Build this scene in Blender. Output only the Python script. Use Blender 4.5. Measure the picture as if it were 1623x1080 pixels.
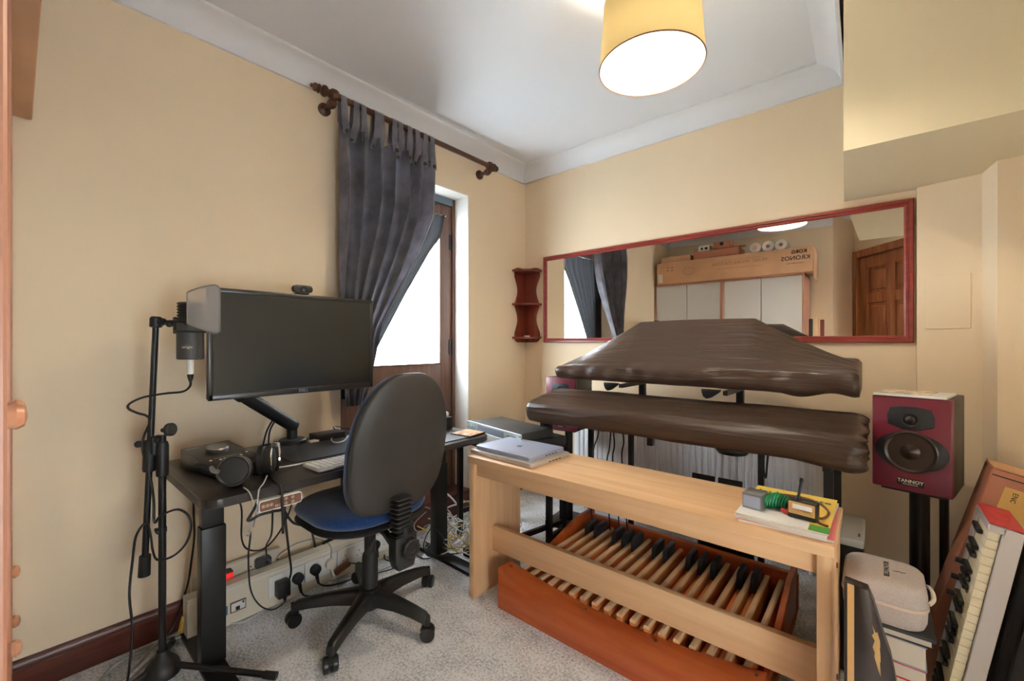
import bpy, bmesh, math, random
from mathutils import Vector, Matrix
random.seed(7)
S = bpy.context.scene
for o in list(bpy.data.objects): bpy.data.objects.remove(o)
C = S.collection
R = math.radians
V = Vector
PI = math.pi

# ------------------------------------------------------------------ camera, world, exposure
cam = bpy.data.cameras.new('camera'); camo = bpy.data.objects.new('camera', cam); C.objects.link(camo)
cam.sensor_width = 36; cam.lens = 676/1623*36; cam.shift_y = 3/1623; cam.clip_start = .02
camo.location = (2.04, 0, 1.10); camo.rotation_euler = (R(90), 0, R(40.6))
S.camera = camo
w = bpy.data.worlds.new('sky'); S.world = w; w.use_nodes = True
bg = w.node_tree.nodes['Background']; bg.inputs[0].default_value = (.87, .95, 1.05, 1); bg.inputs[1].default_value = 24
S.view_settings.view_transform = 'Standard'; S.view_settings.look = 'None'
S.view_settings.gamma = 1; S.view_settings.use_curve_mapping = False
S.view_settings.exposure = .64
BULB = 310.0

# ------------------------------------------------------------------ materials
def lin(c): return tuple(((x/255)/12.92 if x/255 <= .04045 else ((x/255+.055)/1.055)**2.4) for x in c) + (1,)
def nt_new(name):
    m = bpy.data.materials.new(name); m.use_nodes = True
    return m, m.node_tree, m.node_tree.nodes['Principled BSDF']
def mat(name, c, rough=.5, metal=0, bump=None, var=None, sheen=0, spec=.5, coat=0):
    m, t, p = nt_new(name); N = t.nodes; L = t.links
    p.inputs['Base Color'].default_value = lin(c); p.inputs['Roughness'].default_value = rough
    p.inputs['Metallic'].default_value = metal; p.inputs['Specular IOR Level'].default_value = spec
    if sheen: p.inputs['Sheen Weight'].default_value = sheen
    if coat: p.inputs['Coat Weight'].default_value = coat; p.inputs['Coat Roughness'].default_value = .15
    tc = N.new('ShaderNodeTexCoord')
    if bump:
        n = N.new('ShaderNodeTexNoise'); n.inputs['Scale'].default_value = bump[0]; n.inputs['Detail'].default_value = 3
        L.new(tc.outputs['Object'], n.inputs['Vector'])
        b = N.new('ShaderNodeBump'); b.inputs['Strength'].default_value = bump[1]; b.inputs['Distance'].default_value = bump[2] if len(bump) > 2 else .002
        L.new(n.outputs['Fac'], b.inputs['Height']); L.new(b.outputs[0], p.inputs['Normal'])
    if var:
        n = N.new('ShaderNodeTexNoise'); n.inputs['Scale'].default_value = var[0]; n.inputs['Detail'].default_value = 4
        L.new(tc.outputs['Object'], n.inputs['Vector'])
        r = N.new('ShaderNodeValToRGB'); a = var[1]
        r.color_ramp.elements[0].position = .35; r.color_ramp.elements[1].position = .65
        r.color_ramp.elements[0].color = lin([max(0, x*(1-a)) for x in c]); r.color_ramp.elements[1].color = lin([min(255, x*(1+a)) for x in c])
        L.new(n.outputs['Fac'], r.inputs[0]); L.new(r.outputs[0], p.inputs['Base Color'])
    return m
def wood(name, c1, c2, stretch=(2, 30, 30), rough=.4, coat=0, scale=1.0, bump=.08):
    m, t, p = nt_new(name); N = t.nodes; L = t.links
    tc = N.new('ShaderNodeTexCoord'); mp = N.new('ShaderNodeMapping'); mp.inputs['Scale'].default_value = stretch
    L.new(tc.outputs['Object'], mp.inputs[0])
    n = N.new('ShaderNodeTexNoise'); n.inputs['Scale'].default_value = scale; n.inputs['Detail'].default_value = 5; n.inputs['Distortion'].default_value = .6
    L.new(mp.outputs[0], n.inputs['Vector'])
    r = N.new('ShaderNodeValToRGB'); r.color_ramp.elements[0].position = .3; r.color_ramp.elements[1].position = .7
    r.color_ramp.elements[0].color = lin(c1); r.color_ramp.elements[1].color = lin(c2)
    L.new(n.outputs['Fac'], r.inputs[0]); L.new(r.outputs[0], p.inputs['Base Color'])
    p.inputs['Roughness'].default_value = rough
    if coat: p.inputs['Coat Weight'].default_value = coat; p.inputs['Coat Roughness'].default_value = .2
    b = N.new('ShaderNodeBump'); b.inputs['Strength'].default_value = bump; b.inputs['Distance'].default_value = .001
    L.new(n.outputs['Fac'], b.inputs['Height']); L.new(b.outputs[0], p.inputs['Normal'])
    return m
def emit(name, c, s):
    m, t, p = nt_new(name); p.inputs['Base Color'].default_value = lin(c)
    p.inputs['Emission Color'].default_value = lin(c); p.inputs['Emission Strength'].default_value = s
    return m
M = {}
M['wall'] = mat('wall_paint', (243, 221, 189), .7, bump=(90, .12), var=(1.3, .012))
M['soffit'] = mat('soffit_paint', (238, 226, 194), .7, bump=(90, .12))
M['ceil'] = mat('ceiling_paint', (234, 236, 240), .8, bump=(120, .08))
M['cove'] = mat('coving_paint', (238, 239, 242), .6)
M['reveal'] = mat('reveal_white', (238, 234, 226), .6)
m, t, p = nt_new('carpet'); N = t.nodes; L = t.links
tc = N.new('ShaderNodeTexCoord')
n1 = N.new('ShaderNodeTexNoise'); n1.inputs['Scale'].default_value = 115; n1.inputs['Detail'].default_value = 6
n2 = N.new('ShaderNodeTexNoise'); n2.inputs['Scale'].default_value = 7; n2.inputs['Detail'].default_value = 3
mx = N.new('ShaderNodeMath'); mx.operation = 'MULTIPLY_ADD'; mx.inputs[1].default_value = .65
L.new(tc.outputs['Object'], n1.inputs['Vector']); L.new(tc.outputs['Object'], n2.inputs['Vector'])
ml = N.new('ShaderNodeMath'); ml.operation = 'MULTIPLY'; ml.inputs[1].default_value = .35
L.new(n2.outputs['Fac'], ml.inputs[0]); L.new(n1.outputs['Fac'], mx.inputs[0]); L.new(ml.outputs[0], mx.inputs[2])
r = N.new('ShaderNodeValToRGB'); r.color_ramp.elements[0].position = .33; r.color_ramp.elements[1].position = .55
r.color_ramp.elements[0].color = lin((176, 174, 176)); r.color_ramp.elements[1].color = lin((250, 249, 249))
L.new(mx.outputs[0], r.inputs[0]); L.new(r.outputs[0], p.inputs['Base Color'])
b = N.new('ShaderNodeBump'); b.inputs['Strength'].default_value = .7; b.inputs['Distance'].default_value = .010
L.new(n1.outputs['Fac'], b.inputs['Height']); L.new(b.outputs[0], p.inputs['Normal'])
p.inputs['Roughness'].default_value = 1; p.inputs['Specular IOR Level'].default_value = .1; M['carpet'] = m
M['skirt'] = wood('mahogany_skirting', (74, 34, 24), (104, 54, 40), (40, 2, 40), .35)
M['doorwood'] = wood('door_wood', (84, 58, 46), (112, 80, 66), (40, 40, 2), .45)
M['mirrorframe'] = wood('red_frame', (128, 46, 40), (158, 66, 58), (2, 40, 40), .35)
M['shelfwood'] = wood('shelf_mahogany', (98, 34, 20), (136, 56, 36), (30, 30, 3), .3, coat=.3)
M['beech'] = wood('beech_along', (214, 166, 118), (229, 187, 142), (1.5, 30, 30), .42)
M['beechv'] = wood('beech_upright', (214, 166, 118), (229, 187, 142), (30, 30, 1.5), .42)
M['toe'] = wood('cherry_board', (172, 72, 26), (194, 96, 42), (2, 25, 25), .35, coat=.3)
M['pedside'] = wood('pedal_side', (214, 124, 66), (232, 150, 92), (40, 2, 40), .4)
M['pedtop'] = wood('pedal_maple', (226, 182, 134), (242, 206, 164), (40, 2, 40), .35)
M['pine'] = wood('pine', (172, 116, 90), (192, 138, 110), (30, 30, 2), .4)
M['pineknob'] = wood('pine_knob', (206, 140, 104), (222, 160, 124), (20, 20, 20), .3)
M['doorpine'] = wood('door_pine', (122, 66, 38), (172, 108, 66), (25, 25, 2), .4)
M['white_lam'] = mat('white_laminate', (226, 226, 228), .35)
M['mirror'] = mat('mirror_glass', (245, 245, 243), .0, 1)
M['black'] = mat('black_plastic', (30, 29, 29), .5, bump=(300, .05))
M['basearm'] = mat('base_plastic', (36, 34, 33), .3)
M['blacksat'] = mat('black_satin', (26, 25, 25), .32)
M['blackmetal'] = mat('black_metal', (28, 27, 27), .4, .2)
M['darkgrey'] = mat('dark_grey', (58, 57, 56), .5)
M['grey'] = mat('grey_metal', (150, 150, 150), .35, .7)
M['chrome'] = mat('chrome', (215, 215, 215), .12, 1)
M['white'] = mat('white_plastic', (232, 230, 224), .4)
M['offwhite'] = mat('cream_plastic', (226, 216, 196), .4)
M['desk'] = mat('desk_black_brown', (40, 33, 31), .33, bump=(60, .04), var=(5, .1))
M['deskmat'] = mat('desk_mat', (42, 44, 50), .55, bump=(200, .1))
M['screen'] = mat('monitor_screen', (38, 39, 36), .28)
M['bezel'] = mat('monitor_bezel', (44, 42, 40), .3)
M['curtain'] = mat('curtain_grey', (142, 138, 146), .95, bump=(220, .25), var=(9, .12), sheen=.3, spec=.1)
M['curtain_dark'] = mat('inner_curtain', (88, 88, 90), .9, bump=(220, .2), sheen=0, spec=.1)
M['rod'] = wood('rod_wood', (66, 38, 26), (96, 58, 40), (20, 2, 20), .3)
M['cover'] = mat('stretch_cover', (68, 50, 39), .38, bump=(400, .06), spec=.4)
t = M['cover'].node_tree; N = t.nodes; L = t.links; p = N['Principled BSDF']
tc = N.new('ShaderNodeTexCoord'); mp = N.new('ShaderNodeMapping'); mp.inputs['Scale'].default_value = (2.2, 26, 34); mp.inputs['Rotation'].default_value = (0, R(4), R(5))
n = N.new('ShaderNodeTexNoise'); n.inputs['Scale'].default_value = 1; n.inputs['Detail'].default_value = 2.5; n.inputs['Distortion'].default_value = .8
b = N.new('ShaderNodeBump'); b.inputs['Strength'].default_value = .55; b.inputs['Distance'].default_value = .012
L.new(tc.outputs['Object'], mp.inputs[0]); L.new(mp.outputs[0], n.inputs['Vector']); L.new(n.outputs['Fac'], b.inputs['Height'])
L.new(p.inputs['Normal'].links[0].from_socket, b.inputs['Normal']); L.new(b.outputs[0], p.inputs['Normal'])
M['bluefab'] = mat('blue_fabric', (32, 58, 104), .95, bump=(500, .3), var=(300, .2), sheen=.4, spec=.1)
M['chairback'] = mat('chair_back_shell', (52, 49, 45), .5, bump=(350, .12), var=(4, .08))
M['rubber'] = mat('cable_black', (22, 21, 21), .5)
M['rubgrey'] = mat('cable_grey', (168, 164, 158), .5)
M['rubwhite'] = mat('cable_white', (228, 226, 222), .45)
M['rubyel'] = mat('cable_yellow', (206, 170, 70), .5)
M['rubbrown'] = mat('cable_brown', (110, 70, 48), .5)
M['maroon'] = mat('maroon_front', (110, 30, 46), .38, coat=.2)
M['spkside'] = mat('speaker_side', (52, 44, 40), .5)
M['cone'] = mat('cone', (58, 46, 40), .3, .3)
M['waveguide'] = mat('waveguide', (30, 30, 32), .45)
M['slate'] = mat('slate_cap', (52, 56, 64), .28)
M['lightguide'] = mat('grey_waveguide', (96, 100, 106), .5)
M['radiator'] = mat('radiator_white', (253, 253, 255), .4)
M['alu'] = mat('space_grey_alu', (172, 178, 198), .4, .3)
M['alusilver'] = mat('silver_alu', (204, 194, 182), .38, .3)
M['rackface'] = mat('rack_face', (206, 216, 212), .35, .15)
M['cardboard'] = mat('cardboard', (206, 158, 118), .85, bump=(30, .1), var=(3, .05))
M['cardpink'] = mat('cardboard_reddish', (184, 122, 96), .8, bump=(30, .1), var=(3, .05))
M['kraft'] = mat('label_yellow', (222, 176, 100), .7)
M['ink'] = mat('ink', (36, 30, 28), .7)
M['fadedink'] = mat('faded_print', (160, 110, 76), .8)
M['paper'] = mat('paper', (236, 232, 226), .7, bump=(300, .1))
M['pages'] = mat('pages', (222, 212, 198), .8, bump=(900, .3))
M['red'] = mat('red', (206, 40, 44), .45)
M['green'] = mat('green_cord', (20, 128, 78), .5)
M['yellow'] = mat('cover_yellow', (238, 200, 92), .5, var=(6, .05))
M['grassgreen'] = mat('cover_green', (70, 140, 50), .5)
M['textgreen'] = mat('text_green', (38, 110, 40), .5)
M['pink'] = mat('pink_cover', (232, 120, 120), .5)
M['case'] = mat('case_felt', (186, 174, 166), .9, bump=(250, .15), var=(200, .03), spec=.15)
M['caseband'] = mat('case_binding', (206, 186, 168), .7)
M['kbsilver'] = mat('keyboard_silver', (196, 188, 184), .35, .2)
M['kbred'] = mat('keyboard_red', (186, 42, 50), .4)
M['keywhite'] = mat('key_ivory', (236, 222, 190), .3)
M['gold'] = mat('gold_print', (200, 160, 100), .4, .4)
M['tan'] = mat('tan_edge', (196, 152, 92), .5)
M['darkwood'] = wood('dark_board', (38, 28, 24), (56, 42, 36), (20, 20, 2), .3)
M['softblack'] = mat('black_nylon', (30, 24, 24), .8, bump=(300, .3))
M['orange'] = mat('coaster_print', (222, 150, 116), .4, var=(30, .3))
M['bulb'] = emit('bulb_glow', (255, 243, 224), BULB)
M['led'] = mat('led_marks', (226, 214, 196), .5)
M['redled'] = emit('red_switch', (230, 40, 34), .35)
M['blue'] = mat('blue_sticker', (44, 116, 170), .4)
M['frame_daylit'] = mat('frame_daylight_tint', (96, 112, 124), .5)  # brown frame wood with blue-grey daylight painted into its colour
M['printmap'] = mat('printed_sheet', (206, 190, 164), .6, var=(40, .22))
# translucent shade
m, t, p = nt_new('lampshade_fabric'); N = t.nodes; L = t.links
p.inputs['Base Color'].default_value = lin((236, 208, 146)); p.inputs['Roughness'].default_value = .9
tr = N.new('ShaderNodeBsdfTranslucent'); tr.inputs[0].default_value = lin((253, 244, 204))
mixs = N.new('ShaderNodeMixShader'); mixs.inputs[0].default_value = .5
L.new(p.outputs[0], mixs.inputs[1]); L.new(tr.outputs[0], mixs.inputs[2]); L.new(mixs.outputs[0], N['Material Output'].inputs[0]); M['shade'] = m
m, t, p = nt_new('shade_lining'); N = t.nodes; L = t.links
p.inputs['Base Color'].default_value = lin((240, 230, 208)); p.inputs['Roughness'].default_value = .9; p.inputs['Specular IOR Level'].default_value = 0
tr = N.new('ShaderNodeBsdfTranslucent'); tr.inputs[0].default_value = lin((254, 249, 232))
mixs = N.new('ShaderNodeMixShader'); mixs.inputs[0].default_value = .03
L.new(p.outputs[0], mixs.inputs[1]); L.new(tr.outputs[0], mixs.inputs[2]); L.new(mixs.outputs[0], N['Material Output'].inputs[0]); M['lining'] = m
# window glass
m, t, p = nt_new('window_glass'); N = t.nodes; L = t.links
g = N.new('ShaderNodeBsdfGlossy'); g.inputs['Roughness'].default_value = .02
tp = N.new('ShaderNodeBsdfTransparent'); tp.inputs[0].default_value = (.96, .98, .97, 1)
mixs = N.new('ShaderNodeMixShader'); mixs.inputs[0].default_value = .06
L.new(tp.outputs[0], mixs.inputs[1]); L.new(g.outputs[0], mixs.inputs[2]); L.new(mixs.outputs[0], N['Material Output'].inputs[0]); M['glass'] = m
m, t, p = nt_new('pop_screen_mesh'); N = t.nodes; L = t.links
p.inputs['Base Color'].default_value = lin((255, 254, 252)); p.inputs['Metallic'].default_value = 0; p.inputs['Roughness'].default_value = .3; p.inputs['Sheen Weight'].default_value = .4
tp = N.new('ShaderNodeBsdfTransparent'); mixs = N.new('ShaderNodeMixShader'); mixs.inputs[0].default_value = .4
L.new(tp.outputs[0], mixs.inputs[1]); L.new(p.outputs[0], mixs.inputs[2]); L.new(mixs.outputs[0], N['Material Output'].inputs[0]); M['popmesh'] = m

# ------------------------------------------------------------------ mesh helpers
INV = {}
def B(): return bmesh.new()
def box(bm, x0, x1, y0, y1, z0, z1, bev=0, seg=2, T=None):
    t = bmesh.new() if bev else bm
    vs = [t.verts.new((x, y, z)) for x in (x0, x1) for y in (y0, y1) for z in (z0, z1)]
    for f in ((0, 1, 3, 2), (4, 6, 7, 5), (0, 4, 5, 1), (2, 3, 7, 6), (0, 2, 6, 4), (1, 5, 7, 3)): t.faces.new([vs[i] for i in f])
    if bev:
        bmesh.ops.bevel(t, geom=list(t.edges), offset=bev, segments=seg, profile=.5, affect='EDGES', clamp_overlap=True)
        join(bm, t, T)
    elif T is not None:
        for v in vs: v.co = T @ v.co
    return bm
def join(bm, t, T=None):
    mp = {}
    for v in t.verts: mp[v] = bm.verts.new(T @ v.co if T is not None else v.co)
    for f in t.faces:
        try: bm.faces.new([mp[v] for v in f.verts])
        except ValueError: pass
    t.free()
def basis(d):
    d = V(d).normalized(); a = V((0, 0, 1)) if abs(d.z) < .95 else V((1, 0, 0))
    x = a.cross(d).normalized(); y = d.cross(x)
    return x, y, d
def frame(o, x, y, z=None):
    x = V(x).normalized(); y = V(y).normalized(); z = x.cross(y) if z is None else V(z)
    return Matrix(((x.x, y.x, z.x, o[0]), (x.y, y.y, z.y, o[1]), (x.z, y.z, z.z, o[2]), (0, 0, 0, 1)))
def loft(bm, rings, cap=True, closed=True):
    rs = [[bm.verts.new(p) for p in r] for r in rings]
    n = len(rs[0])
    for a, b_ in zip(rs, rs[1:]):
        for i in range(n if closed else n-1):
            j = (i+1) % n
            bm.faces.new((a[i], a[j], b_[j], b_[i]))
    if cap and closed:
        bm.faces.new(rs[0][::-1]); bm.faces.new(rs[-1])
    return bm
def cyl(bm, p0, p1, r0, r1=None, n=16, cap=True):
    r1 = r0 if r1 is None else r1; p0 = V(p0); p1 = V(p1); x, y, d = basis(p1-p0)
    return loft(bm, [[p+(x*math.cos(2*PI*i/n)+y*math.sin(2*PI*i/n))*r for i in range(n)] for p, r in ((p0, r0), (p1, r1))], cap)
def lathe(bm, o, d, prof, n=20, cap=True):
    x, y, d = basis(d); o = V(o)
    return loft(bm, [[o+d*h+(x*math.cos(2*PI*i/n)+y*math.sin(2*PI*i/n))*max(r, 1e-4) for i in range(n)] for r, h in prof], cap)
def catmull(P, sub=6, closed=False):
    P = [V(p) for p in P]; out = []; n = len(P)
    for i in range(n if closed else n-1):
        if closed: a, b_, c, d = P[i-1], P[i], P[(i+1) % n], P[(i+2) % n]
        else: a, b_, c, d = P[max(i-1, 0)], P[i], P[i+1], P[min(i+2, n-1)]
        for k in range(sub):
            t = k/sub
            out.append(.5*((2*b_)+(c-a)*t+(2*a-5*b_+4*c-d)*t*t+(3*b_-a-3*c+d)*t**3))
    if not closed: out.append(P[-1])
    return out
def tube(bm, P, r, n=6, sub=6, closed=False, smooth=True):
    Q = catmull(P, sub, closed) if smooth else [V(p) for p in P]
    m = len(Q); rings = []
    T0 = (Q[1]-Q[0]).normalized(); x, y, _ = basis(T0)
    for i, q in enumerate(Q):
        a = Q[i-1] if (i > 0 or closed) else q; c = Q[(i+1) % m] if (i < m-1 or closed) else q
        T = (c-a)
        if T.length < 1e-9: T = T0
        T.normalize(); x = (x-T*x.dot(T))
        if x.length < 1e-6: x = basis(T)[0]
        x.normalize(); y = T.cross(x); rr = r(i/(m-1)) if callable(r) else r
        rings.append([q+(x*math.cos(2*PI*k/n)+y*math.sin(2*PI*k/n))*rr for k in range(n)])
    if closed: rings.append(rings[0])
    return loft(bm, rings, not closed)
def prism(bm, poly, h0, h1, T=None, bev=0):
    t = bmesh.new()
    a = [t.verts.new((p[0], p[1], h0)) for p in poly]; c = [t.verts.new((p[0], p[1], h1)) for p in poly]; n = len(poly)
    t.faces.new(a[::-1]); t.faces.new(c)
    for i in range(n): t.faces.new((a[i], a[(i+1) % n], c[(i+1) % n], c[i]))
    if bev: bmesh.ops.bevel(t, geom=[e for e in t.edges], offset=bev, segments=2, profile=.5, affect='EDGES', clamp_overlap=True)
    join(bm, t, T); return bm
def grid(bm, fn, nu, nv, thick=None):
    g = [[bm.verts.new(fn(i/nu, j/nv)) for j in range(nv+1)] for i in range(nu+1)]
    for i in range(nu):
        for j in range(nv): bm.faces.new((g[i][j], g[i+1][j], g[i+1][j+1], g[i][j+1]))
    if thick: bmesh.ops.solidify(bm, geom=list(bm.faces), thickness=thick)
    return bm
def rrect(w, h, r, n=5, cx=0, cy=0):
    out = []
    for sx, sy, a0 in ((1, 1, 0), (-1, 1, 90), (-1, -1, 180), (1, -1, 270)):
        for k in range(n+1):
            a = R(a0+90*k/n); out.append((cx+sx*(w/2-r)+r*math.cos(a), cy+sy*(h/2-r)+r*math.sin(a)))
    return out
def ell(rx, ry, n=28, cx=0, cy=0): return [(cx+rx*math.cos(2*PI*i/n), cy+ry*math.sin(2*PI*i/n)) for i in range(n)]
def sphere(bm, c, r, n=14):
    c = V(c) ; rr = V(r) if hasattr(r, '__len__') else V((r, r, r))
    rings = []
    for j in range(n//2+1):
        a = -PI/2+PI*j/(n//2); q = max(math.cos(a), .002)
        rings.append([c+V((rr.x*q*math.cos(2*PI*i/n), rr.y*q*math.sin(2*PI*i/n), rr.z*math.sin(a))) for i in range(n)])
    return loft(bm, rings)
def text(bm, s, size, T, ext=.0006, align='CENTER', sx=1.0, bold=0):
    cu = bpy.data.curves.new('t', 'FONT'); cu.body = s; cu.size = size; cu.extrude = ext; cu.align_x = align; cu.align_y = 'CENTER'; cu.resolution_u = 2
    cu.offset = bold
    ob = bpy.data.objects.new('t', cu); me = bpy.data.meshes.new_from_object(ob)
    me.transform(Matrix.Scale(sx, 4, (1, 0, 0))); me.transform(T); bm.from_mesh(me)
    bpy.data.objects.remove(ob); bpy.data.curves.remove(cu); bpy.data.meshes.remove(me)
    return bm
def obj(name, bm, m, parent=None, local=False, ang=35, fix=True):
    me = bpy.data.meshes.new(name)
    if fix: bmesh.ops.recalc_face_normals(bm, faces=list(bm.faces))
    bm.to_mesh(me); bm.free()
    if parent is not None and not local: me.transform(INV[parent.name])
    me.materials.append(M[m] if isinstance(m, str) else m)
    me.polygons.foreach_set('use_smooth', [True]*len(me.polygons))
    me.set_sharp_from_angle(angle=R(ang))
    o = bpy.data.objects.new(name, me); C.objects.link(o)
    if parent is not None: o.parent = parent; INV[o.name] = INV[parent.name]
    return o
def tag(o, label, cat, group=None):
    o['label'] = label; o['category'] = cat
    if group: o['group'] = group
    INV.setdefault(o.name, Matrix.Identity(4)); return o
def thing(name, label, cat, loc=(0, 0, 0), rot=0, group=None, Mx=None):
    o = bpy.data.objects.new(name, None); C.objects.link(o); o.empty_display_size = .05
    mw = Mx if Mx is not None else Matrix.Translation(loc) @ Matrix.Rotation(rot, 4, 'Z')
    o.matrix_world = mw; INV[o.name] = mw.inverted(); o['label'] = label; o['category'] = cat
    if group: o['group'] = group
    return o
def struct(name, bm, m, parent=None):
    o = obj(name, bm, m, parent); INV.setdefault(o.name, Matrix.Identity(4))
    if parent is None: o['kind'] = 'structure'
    return o
def one(name, bm, m, label, cat, group=None, ang=35):
    return tag(obj(name, bm, m, ang=ang), label, cat, group)
def cable(P, r, m, label, name='cable', cat='cable', group=None, sub=6):
    bm = B(); tube(bm, P, r, 6, sub); return one(name, bm, m, label, cat, group, 60)
def lerp_poly(P, t):
    for a, b_ in zip(P, P[1:]):
        if t <= b_[0] or b_ is P[-1]:
            u = 0 if b_[0] == a[0] else (t-a[0])/(b_[0]-a[0]); u = max(0, min(1, u))
            return a[1]+(b_[1]-a[1])*u

# ------------------------------------------------------------------ the room
H = 2.40; D = 2.514
bm = B(); box(bm, -.2, 3.1, -1.3, 2.7, -.06, 0); struct('floor', bm, 'carpet')
bm = B(); box(bm, -.2, 3.1, -1.3, 2.7, H, H+.06); struct('ceiling', bm, 'ceil')
DY0, DY1, DZ0, DZ1 = 1.062, 1.94, .145, 2.065
bm = B()
box(bm, -.2, 0, -1.3, DY0, 0, H); box(bm, -.2, 0, DY1, 2.7, 0, H); box(bm, -.2, 0, DY0, DY1, DZ1, H); box(bm, -.2, 0, DY0, DY1, 0, .02)
struct('wall_left', bm, 'wall')
bm = B(); box(bm, -.04, .004, DY1-.004, DY1, DZ0, DZ1); box(bm, -.14, .003, DY1-.006, DY1-.001, DZ0, DZ1); box(bm, -.14, .003, DY0, DY1, DZ1-.006, DZ1-.001)
struct('trim_1', bm, 'reveal')
bm = B(); box(bm, .172, 3.1, D, 2.75, 0, H); box(bm, -.05, .172, D+.022, 2.75, 0, H); struct('wall_back', bm, 'wall')
WY0, WY1, WZ0, WZ1 = -.04, .46, .35, 1.15
bm = B(); box(bm, 2.95, 3.1, -1.3, WY0, 0, H); box(bm, 2.95, 3.1, WY1, 2.7, 0, H); box(bm, 2.95, 3.1, WY0, WY1, 0, WZ0); box(bm, 2.95, 3.1, WY0, WY1, WZ1, H); struct('wall_right', bm, 'wall')
bm = B()
for a_ in ((WY0, WY0+.05, WZ0, WZ1), (WY1-.05, WY1, WZ0, WZ1), (WY0+.05, WY1-.05, WZ0, WZ0+.05), (WY0+.05, WY1-.05, WZ1-.05, WZ1), ((WY0+WY1)/2-.025, (WY0+WY1)/2+.025, WZ0+.05, WZ1-.05)): box(bm, 3.02, 3.08, *a_, .003)
wn = struct('fill_window_1', bm, 'reveal')  # unseen window and its wall opening, added to let in fill daylight
bm = B(); box(bm, 3.045, 3.05, WY0+.05, WY1-.05, WZ0+.05, WZ1-.05); obj('fill_window_pane', bm, 'glass', wn)
bm = B(); box(bm, 2.92, 3.02, WY0-.03, WY1+.03, WZ0-.025, WZ0, .004); obj('fill_window_sill', bm, 'reveal', wn)
def slab(bm, a, b_, z0, z1, t=.1):
    a = V((a[0], a[1], 0)); b_ = V((b_[0], b_[1], 0)); d = (b_-a).normalized(); n = V((d.y, -d.x, 0))*t
    prism(bm, [(a.x, a.y), (b_.x, b_.y), (b_.x+n.x, b_.y+n.y), (a.x+n.x, a.y+n.y)], z0, z1)
bm = B(); slab(bm, (-.05, -.47), (1.69, -.47), 0, H); slab(bm, (1.69, -.47), (1.85, -.83), 0, H)
slab(bm, (2.42, -.102), (2.97, -.1), 0, H); slab(bm, (1.85, -.83), (2.42, -.102), 2.06, H)
struct('wall_rear', bm, 'wall')
# stair bulkhead with sloping soffit
bm = B()
pts = [(1.958, 1.715, 1.708), (3.0, 1.715, 1.708), (3.0, 2.55, 1.757), (1.92, 2.55, 1.757)]
loft(bm, [[V(p) for p in pts], [V((p[0], p[1], H+.01)) for p in pts]])
struct('wall_stair_bulkhead', bm, 'soffit')
# boxed-out alcove wall beside the mirror
bm = B()
poly = [(2.166, 2.52), (2.166, 2.475), (2.345, 2.42), (2.36, 2.25), (2.97, 2.16), (2.97, 2.52)]
prism(bm, poly, 0, 1.76); aw = struct('wall_alcove', bm, 'wall')
bm = B(); nx = V((-.055, -.179, 0)).normalized(); ax = V((.179, -.055, 0)).normalized(); o0 = V((2.166, 2.475, 0))
T = frame(o0+ax*.092+V((0, 0, 1.265)), ax, (0, 0, 1))
box(bm, -.066, .066, -.11, .105, -.001, .0035, .001, 1, T); obj('access_panel', bm, 'wall', aw)
# coving, quarter hollow with a bead
def coving(a, b_, nrm, name):
    a = V(a); b_ = V(b_); n = V(nrm); prof = [(0, 0), (.012, 0)]
    for k in range(9):
        t = PI/2*k/8; prof.append((.092-.08*math.cos(t), -.005+.085*math.sin(t)+.005))
    prof += [(.1, .088), (.1, .105), (0, .105)]
    bm = B(); z = V((0, 0, H-.1))
    loft(bm, [[p+n*u+z+V((0, 0, v)) for u, v in prof] for p in (a, b_)]); struct(name, bm, 'cove')
coving((0, -.47, 0), (0, D+.02, 0), (1, 0, 0), 'trim_2'); coving((0, D, 0), (1.96, D, 0), (0, -1, 0), 'trim_3')
coving((1.94, 1.72, 0), (1.925, D, 0), (-1, 0, 0), 'trim_4'); coving((0, -.47, 0), (1.69, -.47, 0), (0, 1, 0), 'trim_5')
# skirting boards
def skirt(a, b_, n, name):
    a = V(a); b_ = V(b_); n = V(n); prof = [(0, 0), (.02, 0), (.02, .078), (.015, .084), (.015, .09), (.012, .1), (.006, .108), (0, .108)]
    bm = B(); loft(bm, [[p+n*u+V((0, 0, v)) for u, v in prof] for p in (a, b_)]); struct(name, bm, 'skirt')
skirt((0, -.46, 0), (0, DY0, 0), (1, 0, 0), 'baseboard_left'); skirt((0, DY1, 0), (0, D, 0), (1, 0, 0), 'baseboard_left_2')
skirt((.172, D, 0), (2.166, D, 0), (0, -1, 0), 'baseboard_back')
# door with glazing, in its reveal
bm = B(); box(bm, -.2, .022, DY0, DY1, .0, .105, .004); box(bm, -.2, .03, DY0-.01, DY1+.01, .105, DZ0, .004); struct('trim_6', bm, 'skirt')
bm = B(); X0, X1 = -.19, -.135
box(bm, X0, X1+.012, DY0, DY0+.05, DZ0, DZ1-.006); box(bm, X0, X1+.012, DY1-.028, DY1-.006, DZ0, DZ1-.006)
dr = struct('door_1', bm, 'doorwood')
bm = B(); box(bm, X0, X1+.012, DY0+.05, DY1-.028, DZ1-.055, DZ1-.006, .002); obj('frame_head', bm, 'frame_daylit', dr)
bm = B(); gy0, gy1, gz0, gz1 = DY0+.16, 1.822, .955, 1.93
box(bm, X0, X1, DY0+.05, gy0, DZ0, DZ1-.055, .003); box(bm, X0, X1, gy1, DY1-.028, DZ0, DZ1-.055, .003)
box(bm, X0, X1, gy0, gy1, gz1, DZ1-.055, .003); box(bm, X0, X1, gy0, gy1, .72, gz0, .003); box(bm, X0, X1, gy0, gy1, DZ0, .33, .003)
box(bm, X0+.012, X1-.014, gy0, gy1, .33, .72)
obj('door_leaf', bm, 'doorwood', dr)
bm = B(); q = .012
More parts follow.
